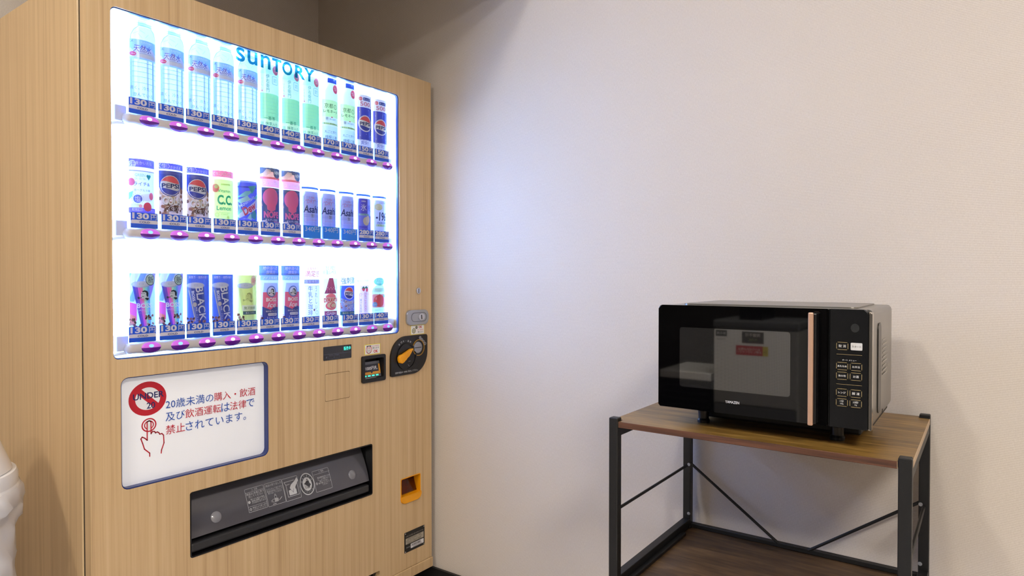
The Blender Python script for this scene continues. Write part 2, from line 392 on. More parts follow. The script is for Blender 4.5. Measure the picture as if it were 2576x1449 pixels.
# --- display recess
DB = .581
bm = bmesh.new()
a, b, c, d = glassR
box(bm, (DB-.01, a-.012, b-.012), (XF-.03, a-.002, d+.014)); box(bm, (DB-.01, c, b-.012), (XF-.03, c+.01, d+.014))
box(bm, (DB-.01, a-.002, d+.004), (XF-.03, c, d+.014)); box(bm, (DB-.01, a-.002, b-.012), (XF-.03, c, b-.002))
mk('display_recess', bm, WHT, VM)
bm = bmesh.new(); box(bm, (DB-.008, a-.002, b-.002), (DB, c, d+.004))
mk('lit_back_panel', bm, mat('backlit_panel', '#ffffff', .6, emit=LED_COL, estr=PANEL_STRENGTH), VM)
LEDM = mat('led_strip', '#ffffff', .4, emit=LED_COL, estr=LED_STRENGTH)
bm = bmesh.new(); box(bm, (XF-.0295, a, d-.002), (XF-.012, c, d+.0035)); mk('light_bar', bm, WHT, VM)
for k in range(13):
    bm = bmesh.new(); lathe(bm, [(.0045, 0), (.0035, -.003), (0, -.004)], (XF-.02, a+.03+k*.07, d-.0025), 10); mk('lamp_diode', bm, LEDM, VM)
for yy, nm in ((a-.0015, 1), (c-.0028, -1)):
    bm = bmesh.new(); box(bm, (XF-.029, min(yy, yy+nm*.001), b+.05), (XF-.022, max(yy, yy+nm*.001), d-.03)); mk('light_strip', bm, LEDM, VM)
bm = bmesh.new(); prism(bm, rrect(a+.0006, b+.0006, c-.0006, d-.0006, .0125), FX, -.0075, -.0045)
GL = pane('glass_pane', bm, clear_mat('clear_glass', (.985, .99, 1.0), .01, .55), VM)
bm = bmesh.new(); slab(bm, rrect(a+.0003, b+.0003, c-.0003, d-.0003, .0128), [rrect(a+.0022, b+.0032, c-.0042, d-.0022, .011)], FX, -.012, -.0046)
mk('window_gasket', bm, mat('blue_gasket', '#3e5fa8', .3), VM)
# brand lettering on the glass
L = Art(); TEAL = '#1b93cc'
def zz(s, px0, px1, v0, v1, bold=.014, shear=0.): L.text(s, (px0+px1)/2, (v0+v1)/2, TEAL, h=v1-v0, w=px1-px0, bold=bold, shear=shear)
zz('s', -774, -748, 1709, 1746); zz('u', -740.5, -710.5, 1709.5, 1745); zz('n', -701, -670.5, 1709.5, 1745)
zz('T', -666, -636, 1709, 1745, .034); zz('O', -633.5, -600, 1708.5, 1746, .034); zz('R', -591.5, -557, 1708.5, 1745, .034); zz('Y', -560, -524, 1708.5, 1745, .034)
put_art('brand_lettering', L, lambda u, v, n: (XF-.0043+n, u, v), GL, mats=film_blue, h0=.0002, dh=0)

# --- three button rails with price tags
BY = [-.9945+.0697*i for i in range(12)]                     # push-button centres
ROWZ = [1.506, 1.2375, .9665]
PRICE = [['130']*5 + ['140']*3 + ['170']*2 + ['150']*2, ['130']*7 + ['340']*3 + ['280']*2, ['130']*11 + ['140']]
TAGY = [[-1.0083, -.9407, -.8732, -.8057, -.7351, -.6658, -.598, -.5234, -.4541, -.3863, -.3176, -.2488],
        [-1.0057, -.9349, -.8705, -.8022, -.7353, -.6665, -.597, -.5272, -.4564, -.3851, -.3168, -.2495],
        [-1.0121, -.9415, -.8759, -.8058, -.7394, -.67, -.6048, -.5333, -.4606, -.3835, -.318, -.2533]]
BM_ = [mat('button_pink', '#d46be0', .18, emit='#d86fe6', estr=.32), mat('button_purple', '#5a0a86', .2, emit='#6a12a0', estr=.12),
       mat('button_lamp', '#ffffff', .2, emit='#ffffff', estr=1.6), mat('button_rim', '#e24ff0', .25, emit='#e24ff0', estr=.5), mat('button_lamp_cyan', '#9fd8f0', .2, emit='#7fd4ee', estr=.75)]
def button_mesh(lamp):
    bm = bmesh.new(); nu, nv = 24, 10; rw, rh, dp = .0240, .0127, .0062; g = []
    for j in range(nv+1):
        t = j/nv*PI/2; ring = []
        for i in range(nu):
            p = 2*PI*i/nu; k = math.sin(t); ring.append(bm.verts.new((dp*math.cos(t), rw*k*math.cos(p), rh*k*math.sin(p))))
        g.append(ring)
    for j in range(nv):
        for i in range(nu):
            try: f = bm.faces.new((g[j][i], g[j+1][i], g[j+1][(i+1) % nu], g[j][(i+1) % nu]))
            except ValueError: continue
            cz = sum(v.co.z for v in f.verts)/4
            f.material_index = 3 if j == nv-1 else (0 if cz > 0 else 1)
    bmesh.ops.remove_doubles(bm, verts=bm.verts, dist=1e-6)
    f0 = lambda u, v, n: (dp*math.sqrt(max(0, 1-(u/rw)**2-(v/rh)**2)) + .0004 + n, u, v)
    vs = [bm.verts.new(f0(*p, 0)) for p in ell(-.0015, .0042, .0058, .0040, 14)]; f = bm.faces.new(vs); f.material_index = lamp
    me = bpy.data.meshes.new('button'); bm.to_mesh(me); bm.free()
    for m in BM_: me.materials.append(m)
    me.polygons.foreach_set('use_smooth', [True]*len(me.polygons)); return me
BTN = [button_mesh(2), button_mesh(4)]
CYAN = {(1, 0), (1, 11), (2, 0), (2, 1), (2, 10), (2, 11)}
TAGB = '#1e62cc'; TAGW = '#f4f0f2'
tagmesh = {}
def price_art(p):
    A = Art()
    if p == '340':
        A.text(p + '円', 0, 27, '#d9dfe6', w=50, h=15, bold=.004)
    else:
        A.rect(-31, 10.5, 31, 17.5, TAGW, 0); A.rect(-29, 17.3, 29, 19.2, TAGW)
        A.text(p, -9, 28.6, TAGW, w=38 if p[0] == '1' else 40, h=14.5, bold=.04); A.text('円', 21.5, 26.8, TAGW, w=14.5, h=11.5, bold=.035)
        A.rect(13, 33.6, 29.5, 34.8, TAGW)
        A.text('COLD', 0, 14.2, '#1b3f82', h=4.6, w=24, bold=.02)
    return A
for p in ('130', '140', '170', '150', '340', '280'):
    bm, cols = price_art(p).bm(lambda u, v, n: (n, u, v), h0=.0009)
    me = bpy.data.meshes.new('price_print'); bm.to_mesh(me); bm.free()
    for c_ in cols: me.materials.append(tag_ink(c_))
    bm = bmesh.new(); prism(bm, rrect(-.031, 0, .031, .037, .001, 2), lambda u, v, n: (n, u, v), 0, .0007)
    pl = bpy.data.meshes.new('price_tag'); bm.to_mesh(pl); bm.free(); pl.materials.append(tag_ink('#2090e4') if p == '340' else tag_ink(TAGB))
    tagmesh[p] = (pl, me)
vml = wloc(VM)
for r in range(3):
    zc = ROWZ[r]; bm = bmesh.new(); n = 200; prev = None; ya, yb = -1.0495, -.1985
    for i in range(n+1):
        yy = ya + (yb-ya)*i/n; e = min(yy-ya, yb-yy); q = min(1, e/.012); q = math.sqrt(max(.02, 1-(1-q)**2))
        wv = math.cos(2*PI*(yy-BY[0])/.0697); hb = (.0140 + .0014*wv)*q; ht = (.0142 + .0022*wv)*q
        ring = [bm.verts.new((.636 + .0155*q*math.copysign(abs(math.cos(t))**.55, math.cos(t)), yy, zc + (ht if math.sin(t) > 0 else hb)*math.copysign(abs(math.sin(t))**.8, math.sin(t)))) for t in [2*PI*k/20 for k in range(20)]]
        if prev:
            for k in range(20): bm.faces.new((prev[k], prev[(k+1) % 20], ring[(k+1) % 20], ring[k]))
        else: bm.faces.new(ring[::-1])
        prev = ring
    bm.faces.new(prev); RAIL = mk('button_rail', bm, RAILM, VM, True)
    for i in range(12):
        o = bpy.data.objects.new('button', BTN[1 if (r, i) in CYAN else 0]); COL.objects.link(o); o.parent = RAIL
        o.location = Vector((.6495, BY[i], zc)) - vml
        pl, me = tagmesh[PRICE[r][i]]
        zt = (1.5195, 1.2510, .9815)[r] + random.uniform(-.0008, .0008)
        o = bpy.data.objects.new('price_tag', pl); COL.objects.link(o); o.parent = VM; o.location = Vector((.6465, TAGY[r][i], zt)) - vml
        q = bpy.data.objects.new('price_print', me); COL.objects.link(q); q.parent = o
    for yy in (-1.064, -.209):
        bm = bmesh.new(); box(bm, (.596, yy, zc-.006), (.634, yy+.026, zc+.030), .002); mk('rail_bracket', bm, mat('bracket_white', '#d9dee8', .4), RAIL)
    bm = bmesh.new(); box(bm, (DB+.0005, a+.03, zc+.008), (.632, c-.012, zc+.014), .001); mk('sample_ledge', bm, clear_mat('ledge_clear', (.96, .98, 1), .05, .4), VM)
    bm = bmesh.new(); tube(bm, [(.59, -1.085, zc-.018), (.62, -1.08, zc-.018), (.628, -1.06, zc-.012), (.63, -1.04, zc-.010)], .004, 8); mk('rail_cable', bm, WHT, RAIL, True)

# --- age notice panel
sx = XF-.020
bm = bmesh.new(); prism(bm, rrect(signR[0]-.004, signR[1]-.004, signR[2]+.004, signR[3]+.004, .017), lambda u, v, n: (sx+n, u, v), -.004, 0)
SG = mk('notice_panel', bm, mat('notice_white_glow', '#f6f6f8', .3, emit='#f0f4ff', estr=.16), VM)  # faint emission added to lift the brightness of the white panel
bm = bmesh.new(); slab(bm, rrect(signR[0]+.0002, signR[1]+.0002, signR[2]-.0002, signR[3]-.0002, .0168), [rrect(signR[0]+.002, signR[1]+.003, signR[2]-.002, signR[3]-.002, .015)], FX, -.0195, -.002)
mk('notice_gasket', bm, mat('notice_gasket_navy', '#1c2f70', .3), VM)
N = Art(); RED = '#c4152b'; BLU = '#1d4fae'
SU, SV = -1068, 641
def su(px): return SU + px
cx, cy = -999, 843
N.circ(cx, cy, 44, RED, 41, 36); N.circ(cx, cy, 29, '#f6f6f8', 27, 32)
for q in stroke([(cx-26, cy+25), (cx+26, cy-25)], 14): N.poly(q, RED)
N.text('UNDER', cx+2, cy+7, '#1c2160', w=72, h=15, bold=.02); N.text('20', cx+7, cy-17, '#1c2160', h=15, bold=.015)
hx, hy = cx+2, cy-64
N.ring(hx, hy, 14.5, 17.5, RED, .95); N.ring(hx, hy, 9, 11.4, RED, .95)
hand = [(hx-4.5, hy+6), (hx-4.5, hy-36), (hx-10, hy-30), (hx-16, hy-26), (hx-19, hy-30), (hx-15, hy-42), (hx-11, hy-56), (hx+1, hy-68), (hx+1, hy-76)]
hand2 = [(hx+4.5, hy+6), (hx+4.5, hy-22), (hx+8, hy-17), (hx+13, hy-18), (hx+15, hy-22), (hx+19, hy-20), (hx+23, hy-23), (hx+25, hy-27), (hx+30, hy-26), (hx+34, hy-31), (hx+35, hy-50), (hx+29, hy-66), (hx+28, hy-74)]
N.rect(hx-4.5, hy-12, hx+4.5, hy+5, '#f6f6f8', 4)
N.line(hand, 2.6, RED); N.line(hand2, 2.6, RED); N.line(ell(hx, hy+6, 4.5, 4, 8, 0, PI), 2.6, RED)
def mixed(parts, u, v, h):
    for s_, c_ in parts:
        wd = len(s_)*h*1.07 - (h*.9 if s_.startswith('20') else 0)
        N.text(s_, u + wd/2, v, c_, w=wd*.985, h=None, sx=1); u += wd
hh = 22.5
mixed([('20歳未満の', BLU), ('購入・飲酒', RED)], su(110), 822, hh)
mixed([('及び', BLU), ('飲酒運転', RED), ('は', BLU), ('法律', RED), ('で', BLU)], su(110), 791, hh)
mixed([('禁止', RED), ('されています。', BLU)], su(110), 759, hh)
put_art('notice_print', N, lambda u, v, n: (sx+n, u, v), SG, mats=ink, h0=.0002, dh=.00008)
bm = bmesh.new(); prism(bm, rrect(signR[0]+.0025, signR[1]+.0035, signR[2]-.0025, signR[3]-.0025, .0145), FX, -.0048, -.0030)
pane('notice_cover', bm, clear_mat('clear_cover', (.99, .995, 1), .03, .25), VM)

# --- dispensing slot
u0, v0, u1, v1 = slotR
bm = bmesh.new()
box(bm, (XF-.14, u0-.008, v0-.008), (XF-.132, u1+.008, v1+.008)); box(bm, (XF-.132, u0-.008, v1), (XF-.03, u1+.008, v1+.008)); box(bm, (XF-.132, u0-.008, v0-.008), (XF-.03, u1+.008, v0))
box(bm, (XF-.132, u0-.008, v0), (XF-.03, u0, v1)); box(bm, (XF-.132, u1, v0), (XF-.03, u1+.008, v1))
mk('dispensing_recess', bm, BLKM, VM)
bm = bmesh.new(); slab(bm, rrect(u0+.0003, v0+.0003, u1-.0003, v1-.0003, .0058), [rrect(u0+.003, v0+.004, u1-.003, v1-.003, .004)], FX, -.028, .0015); mk('slot_frame', bm, BLK, VM)
fl = [(-.060, .5905), (-.052, .578), (-.042, .560), (-.032, .540), (-.0225, .518), (-.0145, .496), (-.009, .474)]
def flap(u, v, n):                      # v: height in metres on the curved flap
    for (xa, za), (xb, zb) in zip(fl, fl[1:]):
        if zb <= v <= za or (xb, zb) == fl[-1]:
            t = (za-v)/(za-zb); d_ = Vector((zb-za, xa-xb)).normalized(); return (XF + xa+(xb-xa)*t - d_.x*n, u, v - d_.y*n)
bm = bmesh.new(); nn = len(fl)
for off in (0, -.003):
    pass
ra = [[bm.verts.new((XF+x+o, yy, z)) for x, z in fl] for yy in (u0+.006, u1-.006) for o in (0, -.003)]
for i in range(nn-1):
    bm.faces.new((ra[0][i], ra[2][i], ra[2][i+1], ra[0][i+1])); bm.faces.new((ra[1][i], ra[1][i+1], ra[3][i+1], ra[3][i]))
    bm.faces.new((ra[0][i], ra[0][i+1], ra[1][i+1], ra[1][i])); bm.faces.new((ra[2][i], ra[3][i], ra[3][i+1], ra[2][i+1]))
bm.faces.new((ra[0][0], ra[1][0], ra[3][0], ra[2][0])); bm.faces.new((ra[0][-1], ra[2][-1], ra[3][-1], ra[1][-1]))
FLAP = mk('dispensing_flap', bm, mat('smoky_acrylic', '#4b4a50', .16, spec=.6, coat=.3), VM, True)
bm = bmesh.new(); box(bm, (XF-.064, -.640, .5865), (XF-.045, -.566, .5945), .001); mk('finger_notch', bm, BLKM, FLAP)
bm = bmesh.new(); box(bm, (XF-.12, u0+.006, .438), (XF-.006, u1-.006, .4625), .005); mk('tray_lip', bm, mat('tray_grey', '#2a2a2c', .35), VM)
for yy in (-.83, -.375):
    bm = bmesh.new(); f0 = flap(yy, .507, 0); lathe(bm, [(.0155, -.004), (.0145, .001), (.009, .0045), (0, .0055)], (0, 0, 0), 20)
    bmesh.ops.rotate(bm, matrix=Matrix.Rotation(PI/2-.35, 3, 'Y'), verts=bm.verts); bmesh.ops.translate(bm, vec=Vector(f0), verts=bm.verts)
    mk('bumper_stud', bm, mat('clear_stud', '#77777c', .12, coat=.6), FLAP, True)
P = Art(); P.step = 4.; W_ = '#b9babd'
b1, b2, b3, b4 = (-738, 492, -681, 550), (-678, 491, -622, 550), (-621, 490, -570, 549), (-517, 489, -458, 547)
for q in (b1, b2, b3, b4): P.frame(*q, .9, W_, 2)
P.line([(b1[0], 541), (b1[2], 541)], .6, W_); P.text('⚠ 注意', (b1[0]+b1[2])/2, 545.3, W_, h=5.5)
P.text('商品は1本毎に取り\n出してください', b1[0]+2, 533.5, W_, w=53, bold=.01, align='l'); P.text('特にびん商品の場合、\n破損の衝撃によりけ\nがの恐れがあります', b1[0]+11, 518, W_, w=44, align='l')
P.circ(b1[0]+5.5, 517, 3.6, W_); P.text('!', b1[0]+5.5, 517, '#333338', h=4.5); P.line([(b1[0], 506), (b1[2], 506)], .6, W_)
P.ring(b1[0]+6, 499, 2.6, 3.6, W_, n=12); P.line([(b1[0]+3.8, 501), (b1[0]+8, 497)], .8, W_); P.text('製品口より奥へ手を\n入れないでください', b1[0]+12, 499, W_, w=43, align='l')
P.text('商品の取り出し方', (b2[0]+b2[2])/2, 544, W_, w=50, bold=.01); P.text('たてになって出てきた\n商品は左右にずらして\n取り出してください', b2[0]+3, 529, W_, w=50, align='l')
m2 = (b2[0]+b2[2])/2
P.frame(m2-13, 499, m2+5, 507, .9, W_, 2); P.frame(m2-17, 501, m2-13, 505, .8, W_); P.poly([(m2-7, 499), (m2+4, 499), (m2+4, 507), (m2-7, 507)], '#9a9b9e')
P.frame(m2-6, 508, m2+1, 515, .8, W_, 2); P.frame(m2-4, 515, m2-1, 518.5, .8, W_); P.line([(m2+8, 501), (m2+17, 507)], 1.4, W_); P.line([(m2-14, 494.5), (m2-4, 494.5)], 1.6, W_)
P.line([(b3[0]+4, 540), (b3[0]+8, 532), (b3[0]+8, 500), (b3[2]-6, 500), (b3[2]-6, 532)], 1.2, W_); P.line([(b3[0]+4, 540), (b3[2]-14, 540)], 1.0, W_); P.line([(b3[0]+8, 532), (b3[0]+20, 532)], 1., W_)
P.poly([(b3[2]-3, 545), (b3[2]-1, 536), (b3[2]-14, 522), (b3[2]-17, 510), (b3[2]-24, 508), (b3[2]-29, 516), (b3[2]-33, 522), (b3[2]-27, 530), (b3[2]-15, 536)], W_)
P.rect(b3[0]+13, 503, b3[2]-13, 517, W_, 2); P.line([(b3[2]-29, 516), (b3[2]-24, 509), (b3[2]-21, 518)], 1., '#4b4a50')
cx, cy = -543.5, 519
P.circ(cx, cy, 25, W_, 30, 32); P.circ(cx, cy, 22.5, '#3a3a3f', 27, 32); P.circ(cx, cy, 15.5, W_, 18.5, 28)
for i, ch in enumerate('のんだあとは'): t = PI*(.86-.72*i/5); P.text(ch, cx+19*math.cos(t), cy+22.6*math.sin(t), W_, h=5, rot=t-PI/2)
for i, ch in enumerate('リサイクル'): t = PI*(1.26+.48*i/4); P.text(ch, cx+19*math.cos(t), cy+22.6*math.sin(t), W_, h=5, rot=t+PI/2)
P.circ(cx+2, cy+12, 2.1, '#3a3a3f', n=12); P.poly([(cx-3, cy+9), (cx+6, cy+9), (cx+8, cy), (cx+6, cy-12), (cx+4, cy-12), (cx+3.5, cy-2), (cx+1.5, cy-12), (cx-.5, cy-12), (cx+1.5, cy+5), (cx-4, cy+4.5), (cx-6, cy+2), (cx-4, cy+1.5)], '#3a3a3f')
P.line([(cx-10, cy-1), (cx-9, cy-11), (cx-3.5, cy-11), (cx-2.5, cy-1)], .9, '#3a3a3f'); P.line([(cx-10, cy-4), (cx-3, cy-4)], .6, '#3a3a3f'); P.line([(cx-9.5, cy-7.5), (cx-3, cy-7.5)], .6, '#3a3a3f'); P.poly([(cx-9, cy+1), (cx-7, cy+5), (cx-5.5, cy+4), (cx-7.5, cy)], '#3a3a3f')
P.line([(b4[0], 537), (b4[2], 537)], .6, W_); P.text('⚠ 警告', (b4[0]+b4[2])/2, 542, W_, h=5.5)
P.text('製品事故を防ぐため\nに、上に乗らない、\n揺さぶらない、\n傾け強いようにして\nください', b4[0]+11, 516, W_, w=46, align='l'); P.ring(b4[0]+5, 512, 2.6, 3.6, W_, n=12); P.line([(b4[0]+3, 514), (b4[0]+7, 510)], .8, W_)
put_art('flap_print', P, flap, FLAP, mats=ink, h0=.0003, dh=.00006)

# --- price display, bill slot, coin panel
bm = bmesh.new(); prism(bm, rrect(-.500, .8835, -.393, .925, .002, 2), FX, 0, .0012)
DP = mk('price_display', bm, mat('display_black', '#12131f', .2, coat=.5), VM)
D = Art(); G1 = '#38f0d0'
D.text('販売中', -410, 914.5, G1, w=27, h=12, bold=.02)
put_art('display_lit_text', D, FX, DP, mats=lambda c_: mat('lit_text', '#38e8d0', .4, emit='#45f0dc', estr=1.3), h0=.0014)
D = Art(); g = '#55586c'
D.line([(-499, 902), (-394, 902)], .7, g); D.frame(-481, 887, -463, 899, .7, g, 1); D.frame(-460, 887, -441, 899, .7, g, 1); D.text('おつり', -472, 896.5, g, w=13); D.text('つり切れ', -450.5, 896.5, g, w=15)
D.text('円', -428, 906.5, g, h=4); D.text('≡', -490, 893, g, h=5)
put_art('display_marks', D, FX, DP, mats=ink, h0=.0014)
BILL = None
bm = bmesh.new(); u0, v0, u1, v1 = billR
slab(bm, rrect(u0, v0, u1, v1, .006), [rrect(u0+.012, v0+.012, u1-.009, v1-.010, .004)], FX, -.002, .006)
BILL = mk('bill_slot', bm, BLK, VM)
bm = bmesh.new(); box(bm, (XF-.032, u0+.007, v0+.007), (XF-.03, u1-.007, v1-.007))
box(bm, (XF-.03, u0+.0062, v0+.0065), (XF-.001, u0+.011, v1-.0065)); box(bm, (XF-.03, u1-.0095, v0+.0065), (XF-.001, u1-.0062, v1-.0065)); mk('bill_recess', bm, BLKM, BILL)
def bslope(u, v, n): return (XF-.014 + (v1-.014-v)/.055*.011 + n, u, v)
bm = bmesh.new(); prism(bm, [(u0+.013, v0+.014), (u1-.013, v0+.014), (u1-.013, v1-.022), (u0+.013, v1-.022)], bslope, -.002, 0); mk('bill_guide', bm, mat('guide_grey', '#55565c', .3), BILL)
A = Art(); A.rect(-340.5, 827, -267, 852, '#262630'); A.rect(-340.5, 820, -267, 828, '#c98c2c'); A.rect(-273, 826, -266, 851, '#c98c2c'); A.poly([(-309, 828), (-299, 828), (-304, 822)], '#262630')
A.text('1000円札', -303, 840, '#e8e8ea', w=50, h=12.5, bold=.012)
put_art('bill_print', A, bslope, BILL, mats=ink, h0=.0003)
A = Art(); 
for k in range(4): A.rect(-339+k*17, 814, -328+k*17, 818, '#39e6b4')
put_art('bill_lamps', A, bslope, BILL, mats=lambda c_: mat('bill_lamp', '#30d8b0', .4, emit='#3ff0c4', estr=1.2), h0=.0004)
def sticker(nm, rect, art):
    bm = bmesh.new(); prism(bm, rrect(*rect, .001, 2), FX, 0, .0004); o = mk(nm, bm, ink('#e6d82c'), VM); put_art('sticker_print', art, FX, o, mats=ink, h0=.0005, dh=.00005)
A = Art(); A.rect(-337, 887, -274, 916.5, '#e6e4e0'); A.ring(-321, 901.5, 10.5, 12.5, '#c01a20', 1.05); A.rect(-327, 890, -315, 914, '#2a2a2c'); A.rect(-325.6, 891, -316.4, 912, '#e6e4e0'); A.ring(-321, 907, 2.4, 3.6, '#c01a20', n=12); A.text('1000\n円', -321, 897, '#2a2a2c', w=7); A.rect(-331, 912, -311, 914.5, '#2a2a2c')
A.text('新・旧1000円札', -291.5, 912.5, '#c01a20', w=29); A.text('使えます', -291.5, 905.5, '#1c1c1e', w=29, bold=.015); A.text('OK', -292, 894.5, '#c01a20', h=9.5, bold=.03)
sticker('bill_sticker', (-.339, .8852, -.272, .9182), A)
A = Art(); A.rect(-129.5, 937, -65.5, 967, '#e6e4e0'); A.circ(-116, 949, 9.5, '#8d8a72'); A.circ(-116, 949, 6.5, '#b9b596'); A.circ(-103, 960, 6, '#77745e'); A.text('500', -116, 949, '#57543f', w=9)
A.text('OK', -84, 960.5, '#c01a20', h=8.5, bold=.03); A.text('新・旧500円', -83.5, 951, '#c01a20', w=29); A.text('使えます', -83.5, 943.5, '#1c1c1e', w=27, bold=.015)
sticker('coin_sticker', (-.1313, .9355, -.064, .9684), A)
def FXo(n0): return lambda u, v, n: (XF+n0+n, u, v)
bm = bmesh.new(); prism(bm, rrect(-.230, .802, -.0548, .934, (.005, .072, .005, .072)), FX, 0, .007, r=.002)
CP = mk('coin_panel', bm, BLK, VM)
bm = bmesh.new(); slab(bm, ell(-.158, .864, .046, .046, 32), [ell(-.158, .864, .041, .041, 32)], FXo(.007), -.001, .003); mk('dial_ring', bm, mat('dial_black', '#050507', .25), CP)
bm = bmesh.new(); lathe(bm, [(.0405, 0), (.0405, .0012)], (0, 0, 0), 32); bmesh.ops.rotate(bm, matrix=Matrix.Rotation(PI/2, 3, 'Y'), verts=bm.verts); bmesh.ops.translate(bm, vec=(XF+.0068, -.158, .864), verts=bm.verts); mk('dial_face', bm, mat('dial_black', '#050507', .25), CP)
lev = [(-.2035, .8555), (-.199, .847), (-.188, .8435), (-.178, .848), (-.174, .857), (-.166, .8605), (-.155, .8655), (-.1395, .8845), (-.137, .8905), (-.148, .8895), (-.168, .8815), (-.184, .875), (-.197, .872), (-.204, .865)]
bm = bmesh.new(); prism(bm, lev, FX, .010, .020, r=.003); mk('return_lever', bm, YEL, CP, True)
bm = bmesh.new(); slab(bm, ell(-.1002, .8899, .0285, .0285, 32), [ell(-.1002, .8899, .0262, .0262, 32)], FXo(.007), -.001, .002); mk('slot_ring', bm, mat('gold_ring', '#b98a3c', .3, .6), CP)
bm = bmesh.new(); prism(bm, ell(-.1045, .891, .0195, .0195, 28), FXo(.007), -.001, .0035, r=.001); mk('coin_slot', bm, mat('slot_grey', '#8f8f95', .35, .3), CP)
bm = bmesh.new(); prism(bm, rrect(-.1225, .8895, -.089, .8918, .001, 2), FXo(.0105), 0, .0006); mk('slot_gap', bm, BLKM, CP)
A = Art(); 
for i, ch in enumerate('おつり・返却'): t = PI*(.70-.34*i/5); A.text(ch, -162+52*math.cos(t), 866+52*math.sin(t), '#cfcfd2', h=1.6 if ch == '・' else 6.5, rot=t-PI/2)
A.text('注意!!商品は一本毎に取出して下さい。', -158, 813, '#cfcfd2', w=110, h=6.2)
for k in range(4): A.ring(-92+k*8, 924-k*7.5, 4.2, 5.2, '#cfcfd2', n=16); A.text(('10', '50', '100', '500')[k], -92+k*8, 924-k*7.5, '#cfcfd2', w=5)
A.line(ell(-158, 864, 44, 44, 18, -1.2, .75), .9, '#9a9aa0'); A.line([(-150, 847), (-140, 847)], .7, '#9a9aa0'); A.line([(-152, 836), (-146, 830)], .7, '#9a9aa0')
put_art('coin_panel_print', A, FXo(.0072), CP, mats=ink, h0=.0002, dh=.00004)
bm = bmesh.new(); prism(bm, rrect(-.1555, .970, -.049, .0215+1.0, .017), FX, 0, .008, r=.003); LK = mk('lock_plate', bm, SILV, VM)
bm = bmesh.new(); slab(bm, rrect(-.136, .980, -.060, 1.0125, .016), [rrect(-.134, .982, -.062, 1.0105, .014)], FX, .007, .0088); mk('lock_rim', bm, mat('lock_edge', '#6f7176', .4, .5), LK)
bm = bmesh.new(); prism(bm, ell(-.0865, .9965, .016, .0125, 24), FX, .008, .011, r=.001); mk('lock_cylinder', bm, CHROME, LK)
bm = bmesh.new(); prism(bm, [(-.0885, .9885), (-.085, .9885), (-.0865, 1.004), (-.090, 1.004)], FX, .0108, .0115); mk('key_slot', bm, BLKM, LK)
bm = bmesh.new(); prism(bm, ell(-.0941, 1.0877, .0105, .011, 24), FX, 0, .0035, r=.001); SC = mk('lock_knob', bm, CHROME, VM)
bm = bmesh.new(); prism(bm, rrect(-.0953, 1.0797, -.0929, 1.0957, .0005, 2), FX, .0034, .0038); mk('key_slot', bm, BLKM, SC)
# --- coin return
u0, v0, u1, v1 = retR; ORANGE = mat('amber_tray', '#c9780a', .35)
bm = bmesh.new(); box(bm, (XF-.07, u0-.003, v0-.003), (XF-.067, u1+.003, v1+.003)); box(bm, (XF-.067, u0-.003, v1), (XF-.03, u1+.003, v1+.003)); box(bm, (XF-.067, u0-.003, v0-.003), (XF-.03, u1+.003, v0)); box(bm, (XF-.067, u0-.003, v0), (XF-.03, u0, v1)); box(bm, (XF-.067, u1, v0), (XF-.03, u1+.003, v1))
CR = mk('coin_return', bm, ORANGE, VM)
bm = bmesh.new(); slab(bm, rrect(u0+.0004, v0+.0004, u1-.0004, v1-.0004, (.0156, .0156, .0056, .0056)), [rrect(u0+.003, v0+.003, u1-.003, v1-.003, (.013, .013, .004, .004))], FX, -.029, .001); mk('return_frame', bm, YEL, CR)
bm = bmesh.new(); prism(bm, rrect(u0+.001, v0+.001, u1-.001, .3845, (.015, .015, .001, .001)), FX, -.025, .006, r=.002); mk('return_lip', bm, YEL, CR)
bm = bmesh.new(); prism(bm, rrect(u0+.003, .3845, u1-.003, v1-.003, .003), lambda u, v, n: (XF-.018+(v-.385)*-.35+n, u, v), 0, .002); pane('return_flap', bm, clear_mat('amber_clear', (.55, .33, .12), .05, 1.0), CR)
# --- name plate
bm = bmesh.new(); prism(bm, rrect(-.164, .1862, -.065, .2565, .002, 2), FX, 0, .0008); NP = mk('name_plate', bm, mat('plate_black', '#0a0a0b', .3), VM)
for p in ((-.160, .190), (-.069, .190), (-.160, .2525), (-.069, .2525)):
    bm = bmesh.new(); prism(bm, ell(*p, .0022, n=12), FX, .0008, .0018, r=.0005); mk('rivet', bm, CHROME, NP)
A = Art(); A.rect(-158.5, 214.5, -70, 235, '#a39a8a'); A.rect(-134.5, 195, -70, 211, '#d8d6d6', 2); A.text('お客さまお問い合わせ先(ﾌﾘｰﾀﾞｲﾔﾙ)', -115, 241.5, '#9a8f86', w=86)
A.text('設置場所管理番号・機種\nお問い合わせはこちらへ 0120\n管理会社の連絡先 自販機', -157, 225, '#4a463e', w=80, align='l'); A.text('SP-NO', -146, 203, '#a5a3a3', w=18)
xx = -130
for k in range(19): wd = random.choice((.7, 1.1, 1.6)); A.rect(xx, 202, xx+wd, 209, '#3a3438'); xx += wd + random.choice((.8, 1.2))
A.text('0000000000', -102, 198.5, '#77727a', w=44)
put_art('plate_print', A, FX, NP, mats=ink, h0=.0010, dh=.00006)

